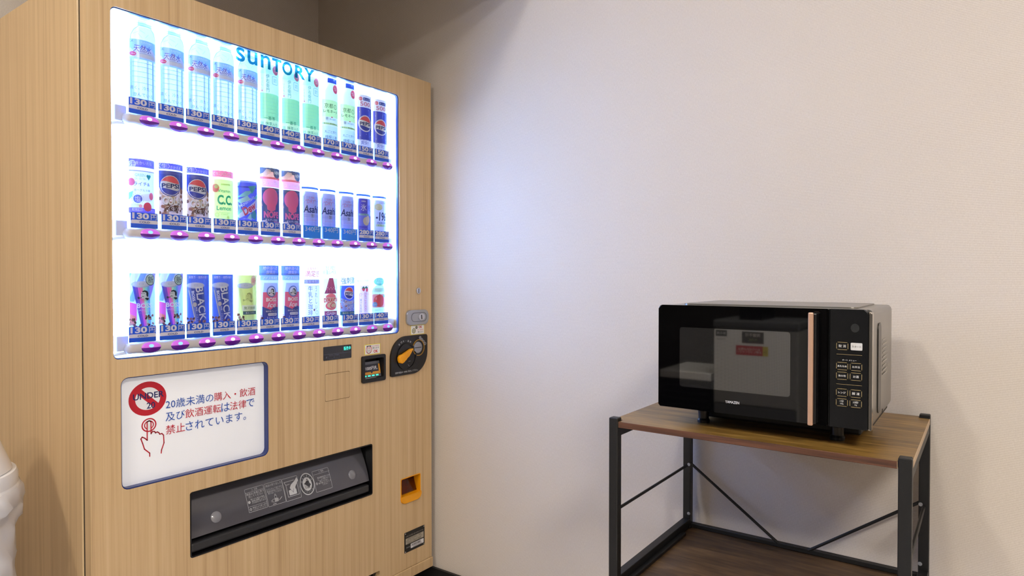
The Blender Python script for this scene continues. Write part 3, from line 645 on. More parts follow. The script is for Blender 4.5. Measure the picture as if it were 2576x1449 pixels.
# ================================================================== the drink samples: gently curved printed sheets on the ledges
CR_ = .0405
REAR = clear_mat('clear_rear_face', (1, 1, 1), .02, 0., 0.)
def cmap(u, v, n): return ((CR_+n)*math.cos(u/CR_)-CR_, (CR_+n)*math.sin(u/CR_), v)
def smap(u, v, n): return cmap(u*.92-.008, v, n)
def curved(outline, th=.0014, x0=0.):
    """a solid curved sheet with the given outline (metres along the arc)"""
    bm = bmesh.new()
    for h, flip in ((0, 0), (-th, 1)):
        t = bmesh.new(); t.faces.new([t.verts.new((u, v, 0)) for u, v in outline])
        q = -.0342
        while q < .034:
            bmesh.ops.bisect_plane(t, geom=t.verts[:]+t.edges[:]+t.faces[:], plane_co=(q, 0, 0), plane_no=(1, 0, 0)); q += .0057
        if not h:
            loop = [(e.verts[0].co.copy(), e.verts[1].co.copy()) for e in t.edges if len(e.link_faces) == 1]
        for v in t.verts: v.co = Vector(cmap(v.co.x, v.co.y, h))
        join(bm, t, 1 if h else 0)
    for p, q in loop:
        bm.faces.new([bm.verts.new(cmap(p.x, p.y, 0)), bm.verts.new(cmap(q.x, q.y, 0)), bm.verts.new(cmap(q.x, q.y, -th)), bm.verts.new(cmap(p.x, p.y, -th))]).material_index = 1
    bmesh.ops.remove_doubles(bm, verts=bm.verts, dist=1e-6)
    if x0: bmesh.ops.translate(bm, vec=(x0, 0, 0), verts=bm.verts)
    return bm
def can_outline(H, w=.0335, neck=.029):
    return [(-w+.001, 0), (w-.001, 0), (w, .004), (w, H-.016), (neck, H-.006), (neck, H), (-neck, H), (-neck, H-.006), (-w, H-.016), (-w, .004)]
def bottle_outline(H, hs, w=.0335, nk=.013, cap=.016):
    pts = [(-w, 0), (w, 0), (w, hs)]
    for i in range(1, 7):
        t = i/6; pts.append((nk + (w-nk)*math.cos(t*PI/2)**.9, hs + (H-cap-hs)*math.sin(t*PI/2)*.98))
    pts += [(nk, H-cap)]
    return pts + [(-u, v) for u, v in reversed(pts[2:])]
def rect_outline(H, w=.034): return [(-w, 0), (w, 0), (w, H), (-w, H)]
def sample(name, label, cat, group, outline, base, art, extra=()):
    t = thing(name, label, cat, (0, 0, 0), group)
    tl = .14; bk = [e for e in extra if e[0] == 'backing_card']
    if bk:                                   # the bottle is printed on a rectangular sheet
        art.it.insert(0, ([Vector(((u*1000+8)/.92, v*1000, 0)) for u, v in outline], [list(range(len(outline)))], base, None))
        tl = .27; outline, base = bk[0][1], bk[0][2]; extra = [e for e in extra if e[0] != 'backing_card']
    mk('sheet', curved(outline), [pmat(base, tl), REAR], t, local=True)
    if art: put_art('printed_design', art, smap, t, local=True, cut=5.5, clip=(-28.2, 45.0), h0=.0003, dh=.00007)
    for nm, ol, c, x0 in extra:
        mk(nm, curved(ol, .0012, x0), [c if not isinstance(c, str) else pmat(c, .12 if nm == 'caption_card' else .5), REAR], t, local=True)
    return t
def globe(A, cx, cy, r, edge='#2f45a6', txt=True):
    A.circ(cx, cy, r, edge); A.circ(cx, cy, r*.93, '#f4f4f8')
    top = [(cx+.86*r*math.cos(t), cy+.86*r*math.sin(t)) for t in [PI*(.10+.80*i/14) for i in range(15)]]
    wave = [(cx+r*x, cy+r*(.30-.10*math.sin(x*2.2))) for x in [-.8+1.6*i/10 for i in range(11)]]
    A.poly(top+wave, '#f0616b')
    bot = [(cx+.86*r*math.cos(t), cy+.86*r*math.sin(t)) for t in [PI*(1.12+.76*i/14) for i in range(15)]]
    wave = [(cx+r*x, cy+r*(-.36-.10*math.sin(x*2.2))) for x in [.78-1.56*i/10 for i in range(11)]]
    A.poly(bot+wave, '#3b4cc0')
    if txt: A.text('PEPSI', cx+r*.02, cy-r*.03, '#20377a', w=r*1.62, h=r*.42, bold=.03)
def boss_face(A, cx, cy, k, dark='#1f2d40', lite='#dfe6e4'):
    """pipe-smoking head emblem in two tones"""
    A.poly([(cx+k*x, cy+k*y) for x, y in ((-6, -2), (-5, 4), (-3, 7), (2, 9), (7, 7), (9, 3), (9, -3), (11, -8), (7, -11), (3, -8), (-3, -8), (-5, -6))], lite)
    A.poly([(cx+k*x, cy+k*y) for x, y in ((-3, 5), (2, 6), (5, 4), (5, -1), (7, -5), (9, -3), (9.6, 3), (7.5, 7.5), (2, 9.5), (-3, 7.5))], dark)
    A.poly([(cx+k*x, cy+k*y) for x, y in ((2, -8), (4, -6.5), (9, -7), (11.5, -8.5), (7, -12))], dark)
    for q in (((-5, 2.2), (-2.4, 2.0), (-2.4, 2.8), (-5, 3.2)), ((-1.4, 2.2), (1.6, 2.4), (1.6, 3.2), (-1.4, 2.9)), ((-5, -3.2), (-1, -3), (.8, -4.6), (-4, -4))): A.poly([(cx+k*x, cy+k*y) for x, y in q], dark)
    A.line([(cx-4*k, cy-5.4*k), (cx-9*k, cy-7*k)], 1.0*k, dark); A.poly([(cx+k*x, cy+k*y) for x, y in ((-12, -4.5), (-8.4, -4.5), (-8, -7.5), (-9, -8.8), (-11, -8.8), (-12, -7))], dark)
def beans(A, x0, x1, v0, v1, n, seed):
    rr = random.Random(seed); cs = ('#a0705f', '#7a4a40', '#c79a8a', '#5c3630')
    for i in range(n):
        x, v, a = rr.uniform(x0, x1), rr.uniform(v0, v1), rr.uniform(0, PI); c = cs[i*4//n]
        e = [(x+3.6*math.cos(t)*math.cos(a)-2.4*math.sin(t)*math.sin(a), v+3.6*math.cos(t)*math.sin(a)+2.4*math.sin(t)*math.cos(a)) for t in [2*PI*k/9 for k in range(9)]]
        A.poly(e, c, ('b', seed, c))

# ---- top row designs
def water():
    A = Art()
    for s_, c in ((-25, '#a9c2e0'), (-20, '#c4d8ee'), (-8, '#d6e6f6'), (14, '#cfe0f2'), (30, '#a9c2e0')): A.rect(s_-2.4, 40, s_+2.4, 134, c)
    A.line([(-26, 180), (-25, 190), (-18, 203), (-8, 212), (-7, 227)], 1.1, '#8fb0d6'); A.line([(42, 182), (40, 192), (33, 205), (24, 212), (23, 227)], 1.1, '#8fb0d6'); A.rect(-7, 213, 24, 228, '#d2ecf2')
    A.rect(-33, 134, 40, 138, '#b8d2ec'); A.rect(-33, 138, 40, 181, '#a9c9ec')
    A.poly([(-33, 150), (-26, 160), (-20, 154), (-12, 166), (-4, 158), (4, 168), (14, 156), (24, 164), (40, 152), (40, 140), (-33, 140)], '#eef4fb')
    A.rect(-33, 138, 40, 148, '#f2f6fb'); A.circ(-20, 146, 7.5, '#f0559a', 5); A.text('550ml', -20, 146, '#ffffff', w=10)
    A.text('天然水', 2, 160, '#5a3fb0', w=42, h=17, bold=.005, shear=.15); A.text('SUNTORY', 12, 175, '#e8f2fb', w=28); A.text('Natural Mineral Water', 8, 149, '#9db8d8', w=30)
    A.text('メ', -22, 176, '#5a6fc0', h=7); A.text('清く、冷たく', -1, 66, '#7d93b8', w=54, bold=.0); A.text('澄んでいる', 3, 50, '#7d93b8', w=48)
    for v in (78, 92, 104, 116, 126): A.rect(-33, v, 40, v+1.2, '#b4cae4')
    for (x, v, a) in ((-14, 196, .5), (2, 200, -.4), (12, 192, .9), (-4, 190, -.8)): A.line([(x-6*math.cos(a), v-6*math.sin(a)), (x+6*math.cos(a), v+6*math.sin(a))], .8, '#bcd6f0')
    for v in (214, 219, 224): A.rect(-12, v, 26, v+1, '#9fc4d8')
    return A
WATER = bottle_outline(.228, .180, .0325, .0155)
LW = ['leftmost clear water bottle sample in the top row, at the window edge', 'second clear water bottle sample from the left in the top row', 'middle one of the five clear water bottle samples in the top row',
      'fourth clear water bottle sample from the left in the top row', 'clear water bottle sample standing beside the first green tea bottle']
Z1, Z2, Z3 = 1.5200, 1.2515, .9805
PX = .632
PLACED = []
def place(t, y, z, label=None, first=False):
    o = t if first else copy_tree(t)
    o.location = (PX, y, z)
    if label: o['label'] = label
    PLACED.append(o)
WY = [-.9935, -.9225, -.8525, -.7865, -.7155]
wt = sample('sample_bottle', LW[0], 'water bottle', 'water bottle samples', WATER, '#e6eef6', water(), [('backing_card', rect_outline(.223, .0345), '#cfe6ee', -.006)])
for i in range(5): place(wt, WY[i], Z1, LW[i], i == 0)
def tea():
    A = Art(); A.rect(-33, 38, 40, 60, '#e8f3c8'); A.rect(-33, 60, 40, 132, '#b0e4b4')
    for v in (68, 78, 88, 98, 108, 118): A.rect(-33, v, 40, v+1, '#a5dcbb')
    A.rect(-33, 132, 40, 186, '#f1f7f4'); A.circ(8, 133, .1, '#dcf6de', .1, 6)
    A.text('伊\n右\n衛\n門', -6, 160, '#5fb59a', h=50, w=10); A.text('い\nえ\nも\nん', -22, 158, '#9cc8c8', h=34, w=4.5); A.circ(-22, 138, 2, '#e06a9a', n=10)
    A.frame(8, 160, 28, 182, 1.2, '#8cc4cc', 3); A.text('抹茶\n香る', 18, 171, '#8cb8c0', w=11)
    A.text('一番茶', 0, 62, '#2f8a6a', w=34); A.text('抹茶入り', 6, 47, '#2f8a6a', w=38); A.text('国産\n使用', -22, 47, '#5fa88a', w=8)
    A.poly([(-33, 186), (40, 186), (26, 206), (-14, 206)], '#dcf2e4'); A.circ(20, 200, 11.5, '#f58098', 13); A.text('味わい\n京都', 20, 200, '#ffffff', w=15, bold=.02); return A
LT = ['green tea bottle sample next to the last water bottle in the top row', 'middle green tea bottle sample in the top row', 'green tea bottle sample next to the dark-capped lemonade bottles']
tt = sample('sample_bottle', LT[0], 'tea bottle', 'green tea bottle samples', bottle_outline(.226, .184, .0335, .018, .012), '#e6f4e8', tea(), [('backing_card', rect_outline(.222, .0345), '#d3f0e6', -.006)])
for i, y in enumerate((-.6485, -.578, -.508)): place(tt, y, Z1, LT[i], i == 0)
def lemonade():
    A = Art(); A.rect(-33, 38, 40, 80, '#d9e8f2'); A.rect(-33, 80, 40, 108, '#eaf1f4'); A.rect(-33, 108, 40, 160, '#d6f3b4')
    A.text('京都', -5, 142, '#24633a', w=30, bold=.008); A.ring(20, 141, 6, 7.4, '#3f8f5a', n=16); A.text('と', 20, 141, '#3f8f5a', h=7)
    A.text('レモネード', 4, 125, '#24633a', w=54, bold=.012); A.circ(-12, 102, 6, '#e2ecf0'); A.text('茶', -12, 102, '#6f8a94', h=8); A.text('伊右衛門', 9, 101, '#7f97a8', w=26); A.rect(2, 106, 8, 109, '#e0607a')
    A.rect(-30, 84, 34, 90, '#d6f3b4'); A.text('果汁1%  食物繊維入り', 2, 87, '#5f8a5a', w=50); A.text('丸ごと搾り', 2, 62, '#5d6f78', w=44); A.text('檸檬と糖', 4, 46, '#5d6f78', w=44, bold=.01)
    A.poly([(-33, 160), (40, 160), (34, 180), (12, 212), (0, 212), (-24, 180)], '#f4f6f6'); A.rect(-10, 212, 26, 227, '#27408c'); A.circ(20, 196, 11.5, '#f2607c', 13.5); A.text('味わい\n京都', 20, 196, '#ffffff', w=15, bold=.02); return A
LL = ['lemonade bottle sample with dark blue cap, nearer the tea bottles', 'lemonade bottle sample with dark blue cap, nearer the tall blue cans']
tl = sample('sample_bottle', LL[0], 'lemonade bottle', 'lemonade bottle samples', bottle_outline(.2285, .168, .0335, .0185, .016), '#eef3f2', lemonade(), [('backing_card', rect_outline(.224, .0345), '#e2efe6', -.006)])
for i, y in enumerate((-.4375, -.3675)): place(tl, y, Z1, LL[i], i == 0)
def pepsi500():
    A = Art(); A.rect(-33, 60, 40, 166, '#3743b4'); A.rect(-22, 62, -14, 164, '#5f6fd8'); A.rect(-33, 38, 40, 62, '#dfe6f8'); A.text('はじける\n爽快!!', 0, 58, '#3a46a8', w=46, h=26, bold=.02)
    A.rect(-33, 166, 40, 206, '#f0eef2'); A.circ(-16, 193, 6.5, '#ef7a80'); A.text('ちょい', -16, 193, '#ffffff', w=9); A.rect(-7, 188, 24, 198, '#2f4a9c', 2); A.text('たっぷり', 9, 193, '#ffffff', w=27)
    A.text('500', 2, 177, '#e08a98', w=40, h=14, bold=.02); A.text('ml', 27, 172, '#e08a98', h=5); globe(A, 2, 114, 27, '#f4f4f8')
    for (x, v) in ((-20, 150), (14, 158), (24, 76), (-18, 74), (4, 80), (20, 92)): A.circ(x, v, 1.3, '#aab4f0', n=8)
    return A
LP = ['tall blue cola can sample beside the lemonade bottles, under the window top', 'rightmost tall blue cola can sample in the top row']
tp = sample('sample_can', LP[0], 'cola can', 'tall cola can samples', can_outline(.206, .0325, .028), '#c9cff0', pepsi500(), [('backing_card', rect_outline(.226, .0345), '#ecdcb8', -.006)])
for i, y in enumerate((-.299, -.2305)): place(tp, y, Z1, LP[i], i == 0)

# ---- middle row designs
def dakara():
    A = Art(); A.rect(-33, 146, 40, 166, '#7a70d2'); A.circ(-20, 153, 9, '#f6f6fc', 9); A.text('汗', -20, 153.5, '#6a62c8', h=12, bold=.01); A.text('をかいたら', 8, 156, '#ffffff', w=40, bold=.03)
    A.rect(-28, 40, 38, 136, '#eff2f8'); A.rect(-30, 136, 38, 138, '#8f86d8'); A.text('GREEN', -2, 127, '#7fc8cc', w=24, h=7, bold=.0); A.text('DA・KA・RA', -2, 118.5, '#9fd6d8', w=24, h=5)
    A.circ(16, 126, 3.6, '#35b8b0', n=12); A.circ(21, 126, 3.6, '#35b8b0', n=12); A.poly([(12.6, 125), (24.4, 125), (18.5, 116)], '#35b8b0')
    A.circ(-22, 110, 8, '#f47a92', 9); A.text('ライチ&', 2, 106, '#5f74b4', w=38, bold=.006); A.text('ヨーグルト味', 3, 91, '#5f74b4', w=38)
    A.circ(12, 74, 17, '#f7f7fb', 9); A.circ(-8, 70, 10, '#6a7ad0'); A.text('塩', -8, 70, '#ffffff', h=13, bold=.01)
    for k in range(16): t = 2*PI*k/16; A.circ(-8+13*math.cos(t), 70+13*math.sin(t), .7, '#8f9be0', n=6)
    A.poly([(-28, 84), (-18, 88), (-20, 76), (-28, 66)], '#8fdcb4'); A.rect(-26, 48, -4, 58, '#eaf2b8', 3); A.circ(-2, 53, 4, '#f6b0a8'); A.circ(24, 78, 6, '#f47a92', 9)
    A.circ(14, 52, 10, '#f2607c', 11); A.rect(-28, 36, 38, 49, '#7a66d6'); A.rect(-20, 41, 2, 48, '#f0eefc', 1.5); A.text('発汗時', -9, 44.5, '#6a5cc8', w=19); A.text('の塩分補給', 18, 44, '#e8e2fc', w=30); A.circ(14, 52, 10, '#f2607c', 11); return A
place(sample('sample_can', 'white lychee yoghurt can sample with purple top band, leftmost in the middle row', 'drink can', None, rect_outline(.165, .034), '#e3ebf7', dakara()), -.9975, Z2, None, True)
def pepsi_nama():
    A = Art(); A.rect(-33, 150, 40, 165, '#6a66cc'); A.text('〈生〉', -15, 157.5, '#ffffff', w=27, h=12, bold=.02); A.text('さかえる', 14, 155.5, '#ffffff', w=30, bold=.03)
    A.rect(-29, 38, 38, 146, '#c9a58c'); A.rect(-29, 104, 38, 146, '#4452b8'); A.rect(-25, 138, 36, 146, '#5f6cc8')
    rr = random.Random(3)
    for k in range(70):
        x, v = rr.uniform(-28, 36), rr.uniform(38, 106); c = ('#c9a585', '#8f6450', '#d3b894', '#6f463a', '#a8745c')[k//14]; A.circ(x, v, rr.uniform(2, 5), c, n=6, lay=('b', c))
    globe(A, 0, 110, 27, '#3a4cae'); A.text('COLA', 4.6, 71.4, '#5a3a34', w=47, h=21, bold=.06); A.text('COLA', 4, 72, '#ffffff', w=46, h=20, bold=.045); A.rect(-6, 45.5, 18, 58.5, '#5a3a34', 3); A.text('〈生〉', 6, 52, '#ffffff', w=24, h=12); return A
LN = ['blue cola can sample with purple band, second from left in the middle row', 'blue cola can sample with purple band, beside the yellow lemon can']
tn = sample('sample_can', LN[0], 'cola can', 'cola can samples with purple bands', rect_outline(.165, .034), '#eaf0fa', pepsi_nama())
for i, y in enumerate((-.9275, -.8585)): place(tn, y, Z2 - .001*i, LN[i], i == 0)
def cclemon():
    A = Art(); A.rect(-33, 148, 40, 165, '#f28098'); A.text('ビタミンCたっぷり', 2, 156.5, '#ffffff', w=54, h=10, bold=.03); A.rect(-28, 36, 38, 142, '#e4f09a'); A.rect(-6, 127, 22, 131, '#d6e89a')
    A.circ(-20, 118, 11, '#f2c8a0', 12); A.circ(-20, 118, 9, '#f08a78', 10); A.circ(-18, 122, 5, '#e4f09a'); A.text('Vitamin', 4, 112, '#4ba57c', w=36, bold=.01); A.text('C.C.', 7, 88, '#2fae92', w=44, h=26, bold=.04); A.text('Lemon', 4, 66, '#2fae92', w=42, bold=.02)
    A.text('50 lemons worth\nof vitamin C', 4, 52, '#a8c46a', w=30); A.ring(-16, 48, 4, 5.5, '#cfe080', n=14); A.circ(14, 42, 4, '#d6e68a'); return A
place(sample('sample_can', 'yellow-green lemon drink can sample with pink top band', 'drink can', None, rect_outline(.165, .034), '#f0f6e4', cclemon()), -.79, Z2, None, True)
def dew():
    A = Art(); A.rect(-30, 0, 40, 142, '#5d68c0'); A.rect(-24, 142, 36, 146, '#9aa6dc'); A.rect(-30, 128, 40, 131, '#4a54a8')
    G = ('#8fe0cc', '#4fb8ac', '#b8f0d8')
    for k, q in enumerate((((-30, 100), (-6, 118), (20, 122), (-2, 104)), ((2, 132), (34, 138), (14, 112)), ((-30, 92), (0, 106), (10, 96), (-20, 84)), ((-30, 40), (-10, 60), (-22, 74)), ((8, 50), (22, 72), (34, 56), (26, 40)), ((-2, 44), (10, 60), (12, 40)), ((18, 100), (40, 116), (40, 96)))): A.poly(q, G[k % 3])
    A.poly([(-30, 50), (40, 106), (40, 76), (-22, 44)], '#e8eef4'); A.text('Mountain', -2, 90, '#dff2f0', w=54, h=10, bold=.01, rot=.62, shear=.2); A.text('Dew', 6, 72, '#e0526e', w=46, h=22, bold=.03, rot=.55, shear=.2); A.text('マウンテンデュー', 6, 43, '#ffffff', w=36); return A
place(sample('sample_can', 'short purple can sample with green shards and tilted red lettering', 'drink can', None, can_outline(.1475, .031, .027), '#aeb8e0', dew()), -.719, Z2, None, True)
def nope():
    A = Art(); A.rect(-33, 138, 40, 160, '#f6b8cc'); A.text('スカッと罪', 2, 148, '#ffffff', w=46, h=9, bold=.04); A.rect(-26, 34, 36, 136, '#3a3f62'); A.rect(-26, 128, 36, 136, '#565c84')
    A.circ(2, 108, 25, '#ff74b0', 27, 32); A.poly([(-12, 90), (18, 90), (16, 74), (2, 68), (-10, 74)], '#ff74b0')
    A.poly([(-33, 92), (-26, 98), (-24, 84), (-33, 78)], '#c89a84'); A.text('NOPE', 4, 60, '#ff74b0', w=48, h=19, bold=.05); A.text('ギルティ炭酸', 4, 45, '#ffffff', w=40, bold=.03); A.circ(-18, 38, 9, '#e8d8c8', 6); A.rect(10, 34, 36, 41, '#f6a0bc'); return A
def nope_top():
    A = Art(); A.rect(-34, 160, 38, 192, '#f2c8b4'); A.poly([(-34, 192), (38, 192), (38, 178), (-8, 182), (-34, 172)], '#66789c'); A.poly([(-28, 170), (-12, 188), (0, 186), (2, 178), (-16, 168)], '#f4dcd0'); A.rect(-34, 160, 38, 166, '#f48a9c'); A.circ(23, 178, 14, '#4a5580', 14); A.text('NEW', 23, 179, '#f0f4f4', w=23, h=10, bold=.05); return A
LO = ['black and pink can sample with NEW topper, beside the purple can', 'black and pink can sample with NEW topper, beside the silver cans']
tn2 = sample('sample_can', LO[0], 'drink can', 'black and pink can samples', rect_outline(.160, .034), '#f0e6f0', nope())
mk('topper_card', curved([(-.037, .159), (.036, .159), (.036, .192), (-.037, .192)]), [pmat('#f2d8cc', .14), REAR], tn2, local=True)
put_art('topper_print', nope_top(), smap, tn2, local=True, cut=5.5, clip=(-31, 46), h0=.0005, dh=.0001)
for i, y in enumerate((-.6475, -.578)): place(tn2, y, Z2, LO[i], i == 0)
def asahi():
    A = Art(); A.rect(-34, 147, 40, 153, '#33509c'); A.rect(-26, 34, 36, 126, '#b7bfdc'); A.poly([(-26, 126), (36, 126), (30, 138), (-20, 138)], '#c9cfe4'); A.rect(-20, 36, -14, 126, '#d3d9ec'); A.rect(10, 36, 14, 126, '#cdd3ea')
    A.text('SUPER', 4, 121, '#d08098', w=20); A.text('“DRY”', 2, 110, '#d58a9a', w=36, h=12, shear=.12); A.text('Asahi', 4, 87, '#283a70', w=54, h=22, bold=.02, shear=.2)
    for v in (70, 67, 64): A.rect(-22, v, 36, v+.8, '#8f9cc8')
    A.rect(-2, 63, 14, 73, '#b7bfdc'); A.text('生', 6, 68, '#3a4670', h=9.5); A.text('スーパードライ', 5, 54, '#d58a9a', w=34); A.text('アサヒビール', 8, 41, '#8f9cc8', w=26); A.frame(-20, 46, 36, 112, .7, '#9aa6cc', 8); return A
CLR = clear_mat('clear_holder', (.92, .95, 1), .05, .8)
LA = ['silver beer can sample in a clear holder, beside the pink cans', 'middle silver beer can sample above the 340 yen tags', 'silver beer can sample in a clear holder, beside the purple lemon can']
ta = sample('sample_can', LA[0], 'beer can', 'silver beer can samples', can_outline(.140, .029, .0245), '#b9c1de', asahi(), [('holder', rect_outline(.156, .0345), '#c9d6f2', -.004)])
for i, y in enumerate((-.5125, -.4465, -.374)): place(ta, y, Z2, LA[i], i == 0)
def hyoketsu():
    A = Art(); A.rect(-34, 147, 40, 153, '#33509c'); A.rect(-24, 36, 40, 138, '#a9b4e8'); A.rect(-20, 88, 14, 138, '#5a55c8'); A.text('KIRIN', -2, 130, '#ffffff', w=16, bold=.02); A.text('氷', -2, 110, '#ffffff', h=22, bold=.01); A.text('結', 23, 110, '#4a58b8', h=20, w=12)
    A.rect(-20, 36, 40, 84, '#7f8ad8'); A.circ(8, 66, 13, '#e6ddb8', 14); A.circ(16, 72, 10, '#efe6d8', 12); A.rect(-20, 84, 22, 90, '#9fd0c8'); A.text('シチリア産レモン', 1, 87, '#3a7a6a', w=36); A.rect(-20, 36, 12, 50, '#5f5cc8'); A.text('アルコール', -4, 41, '#d8daf8', w=26); return A
place(sample('sample_can', 'purple lemon chuhai can sample in a clear holder, second from right in the middle row', 'drink can', None, can_outline(.140, .029, .025), '#a9b2e6', hyoketsu(), [('holder', rect_outline(.156, .0345), '#c9d6f2', -.004)]), -.3035, Z2, None, True)
def strong():
    A = Art(); A.rect(-34, 147, 40, 153, '#33509c'); A.rect(-24, 36, 40, 138, '#dfe6f2'); A.text('SUNTORY', 12, 131, '#5f7fa8', w=30); A.circ(-6, 117, 16, '#e8ecb4', 11); A.circ(-4, 117, 12, '#f2f4d4', 8)
    A.text('-196', 6, 86, '#2f3a66', w=46, h=30, bold=.03, shear=.1); A.text('STRONG ZERO', 8, 65, '#3f5a8c', w=42, h=7, bold=.02, rot=.06); A.rect(-16, 52, 34, 60, '#d9eeb4'); A.text('ダブルレモン', 8, 56, '#4f8a5a', w=36); return A
place(sample('sample_can', 'pale citrus chuhai can sample at the right end of the middle row', 'drink can', None, can_outline(.140, .029, .025), '#d3dcec', strong(), [('holder', rect_outline(.156, .0345), '#c9d6f2', -.004)]), -.2345, Z2, None, True)

# ---- bottom row designs
def tilted(A, cols, cx=4, top=136, bot=36, wt=20, wb=12, dx=12):
    """leaning can drawn as vertical colour bands with a silver lid"""
    n = len(cols)
    for i, c in enumerate(cols):
        a, b = -1+2*i/n, -1+2*(i+1)/n
        A.poly([(cx-dx/2+a*wt, top), (cx-dx/2+b*wt, top), (cx+dx/2+b*wb, bot), (cx+dx/2+a*wb, bot)], c)
    A.circ(cx-dx/2, top+1, wt*1.1, '#c2cdea', 8); A.circ(cx-dx/2, top+1.5, wt*.98, '#dbe2f4', 6.2); A.frame(cx-dx/2-4, top, cx-dx/2+5, top+3.5, .7, '#aab8de', 1)
def rainbow():
    A = Art(); A.rect(-33, 34, 40, 164, '#cfe6f2')
    for k, (c, x) in enumerate((('#9fd8ec', -40), ('#f0f6fa', -22), ('#8fb8ec', -2), ('#e8f2fa', 12), ('#b09ae8', 30))): A.poly([(x, 164), (x+16, 164), (x-12, 96), (x-30, 96)], c)
    A.poly([(-33, 60), (-33, 96), (-12, 90), (-12, 50)], '#f46ac0'); A.poly([(-33, 44), (-33, 70), (-14, 60), (-14, 40)], '#f49a8c')
    tilted(A, ('#5a55b4', '#8a4fc0', '#f06ac8', '#f58ab0', '#bfeebc', '#8fe0d8', '#7fc0ec'))
    A.circ(22, 148, 13.5, '#24504e', 14); A.circ(22, 148, 12, '#d6f2e6', 12.5); A.text('新', 22, 148, '#24504e', h=17, bold=.02)
    boss_face(A, 4, 112, 1.15); A.text('BOSS', 6, 86, '#ecf2f6', w=36, h=12, bold=.04); A.text('RAINBOW', 6, 75, '#d8c8d8', w=34, h=5); A.text('MOUNTAIN BLEND', 6, 68, '#9a90a4', w=30)
    beans(A, -32, -12, 36, 54, 16, 1); beans(A, 8, 26, 50, 62, 9, 2); beans(A, -14, 30, 34, 44, 10, 4); return A
LR = ['rainbow coffee can card, leftmost in the bottom row', 'rainbow coffee can card, second from left in the bottom row']
tr_ = sample('sample_card', LR[0], 'coffee card', 'rainbow coffee sample cards', rect_outline(.164, .034), '#dcecf6', rainbow())
for i, y in enumerate((-.998, -.9295)): place(tr_, y, Z3 - .004*i*0, LR[i], i == 0)
def black():
    A = Art(); A.rect(-33, 34, 40, 162, '#5a78bc'); A.rect(-33, 34, -24, 162, '#7f98d2'); A.text('深煎り・焙煎の香り', 4, 154, '#ffffff', w=54, h=7, bold=.03); tilted(A, ('#7f92cc', '#4a5fae', '#3a4c9c', '#465aa8', '#5a70b8'), 2, 132, 34, 22, 15, 14)
    A.text('BLACK', 9, 86, '#eef2fa', w=88, h=20, bold=.015, rot=-PI/2+.13); A.text('BOSS', -11, 106, '#eef2fa', w=26, h=6.5, bold=.03, rot=-PI/2+.13); A.circ(-8, 84, 5, '#cfc8b8', 6); A.text('無糖・ブラック', -2, 58, '#d9dff0', w=40, h=5, rot=-PI/2+.13); A.line([(-22, 120), (-7, 42)], 2, '#d9d4b8')
    beans(A, -32, -10, 36, 50, 16, 5); beans(A, -20, 30, 34, 42, 10, 6); return A
LB = ['dark blue black-coffee card beside the rainbow coffee cards', 'dark blue black-coffee card beside the pale yellow coffee card']
tb = sample('sample_card', LB[0], 'coffee card', 'black coffee sample cards', rect_outline(.162, .034), '#8ea4d6', black())
for i, y in enumerate((-.8605, -.793)): place(tb, y, Z3, LB[i], i == 0)
def yellow():
    A = Art(); A.rect(-33, 34, 40, 160, '#e3e8a8'); tilted(A, ('#e0e6a4', '#e8eeb0', '#eaf0b8', '#e2e8a8'), 2, 130, 34, 22, 16, 12); A.circ(22, 145, 11, '#f4c8c4', 14); A.circ(22, 145, 9.5, '#f8ecdc', 12); A.text('新', 22, 145, '#ef6a78', h=14, bold=.02)
    boss_face(A, 3, 100, 1.3, '#b8c088', '#dfe6a8'); A.rect(-14, 62, 30, 78, '#eef0e4'); A.text('贅沢微糖', 8, 70, '#5f7a6a', w=34, bold=.01); A.rect(-12, 52, 30, 61, '#4a6a7c'); A.text('香るコクと', 9, 56.5, '#eef4f4', w=28); beans(A, -32, -10, 36, 54, 14, 8); return A
place(sample('sample_card', 'pale yellow coffee can card in the bottom row', 'coffee card', None, rect_outline(.160, .034), '#e6eab4', yellow()), -.722, Z3, None, True)
def bossice():
    A = Art(); A.rect(-33, 34, 40, 146, '#dfe9f6'); A.rect(-33, 146, 40, 160, '#9fbce6'); A.text('アイス専用缶', 4, 152, '#ffffff', w=48, h=8, bold=.03, shear=.1); A.poly([(-22, 34), (32, 34), (34, 112), (-20, 112)], '#e8606c'); A.poly([(-20, 112), (34, 112), (30, 138), (-16, 138)], '#c9d4ee')
    A.poly([(-22, 34), (32, 34), (32, 68), (16, 72), (2, 62), (-22, 72)], '#46549c'); A.ring(6, 114, 12, 15.5, '#7f92cc', 1.05); A.circ(6, 114, 12, '#eaeef6', 12.6); boss_face(A, 6.5, 114.5, .82); A.text('BOSS', 6, 91, '#f2f0ee', w=34, h=11, bold=.045); A.text('Ice', 6, 76, '#f2f0ee', w=28, h=14, bold=.02, shear=.3)
    A.text('地中海ブレンド', 6, 58, '#ffffff', w=36, bold=.02); A.rect(-6, 45, 24, 53, '#e9e6dc', 3); A.text('アイス専用', 9, 49, '#46549c', w=24); A.text('【コーヒー】', 8, 39.5, '#ffffff', w=32); beans(A, -32, -18, 35, 46, 9, 9); return A
def ice_top():
    A = Art(); A.rect(-35, 160, 38, 188, '#7f9fd8'); A.rect(-35, 160, 38, 166, '#6f94d4'); A.text('地中海への\n旅気分', 4, 174, '#ffffff', w=48, h=22, shear=.2, bold=.01); return A
LI = ['red iced-coffee can sample with blue topper, beside the yellow card', 'red iced-coffee can sample with blue topper, beside the milk coffee pack']
ti = sample('sample_can', LI[0], 'coffee can', 'iced coffee can samples', rect_outline(.160, .034), '#d9e6f6', bossice())
mk('topper_card', curved([(-.037, .159), (.036, .159), (.036, .188), (-.037, .188)]), [pmat('#86a6dc', .14), REAR], ti, local=True)
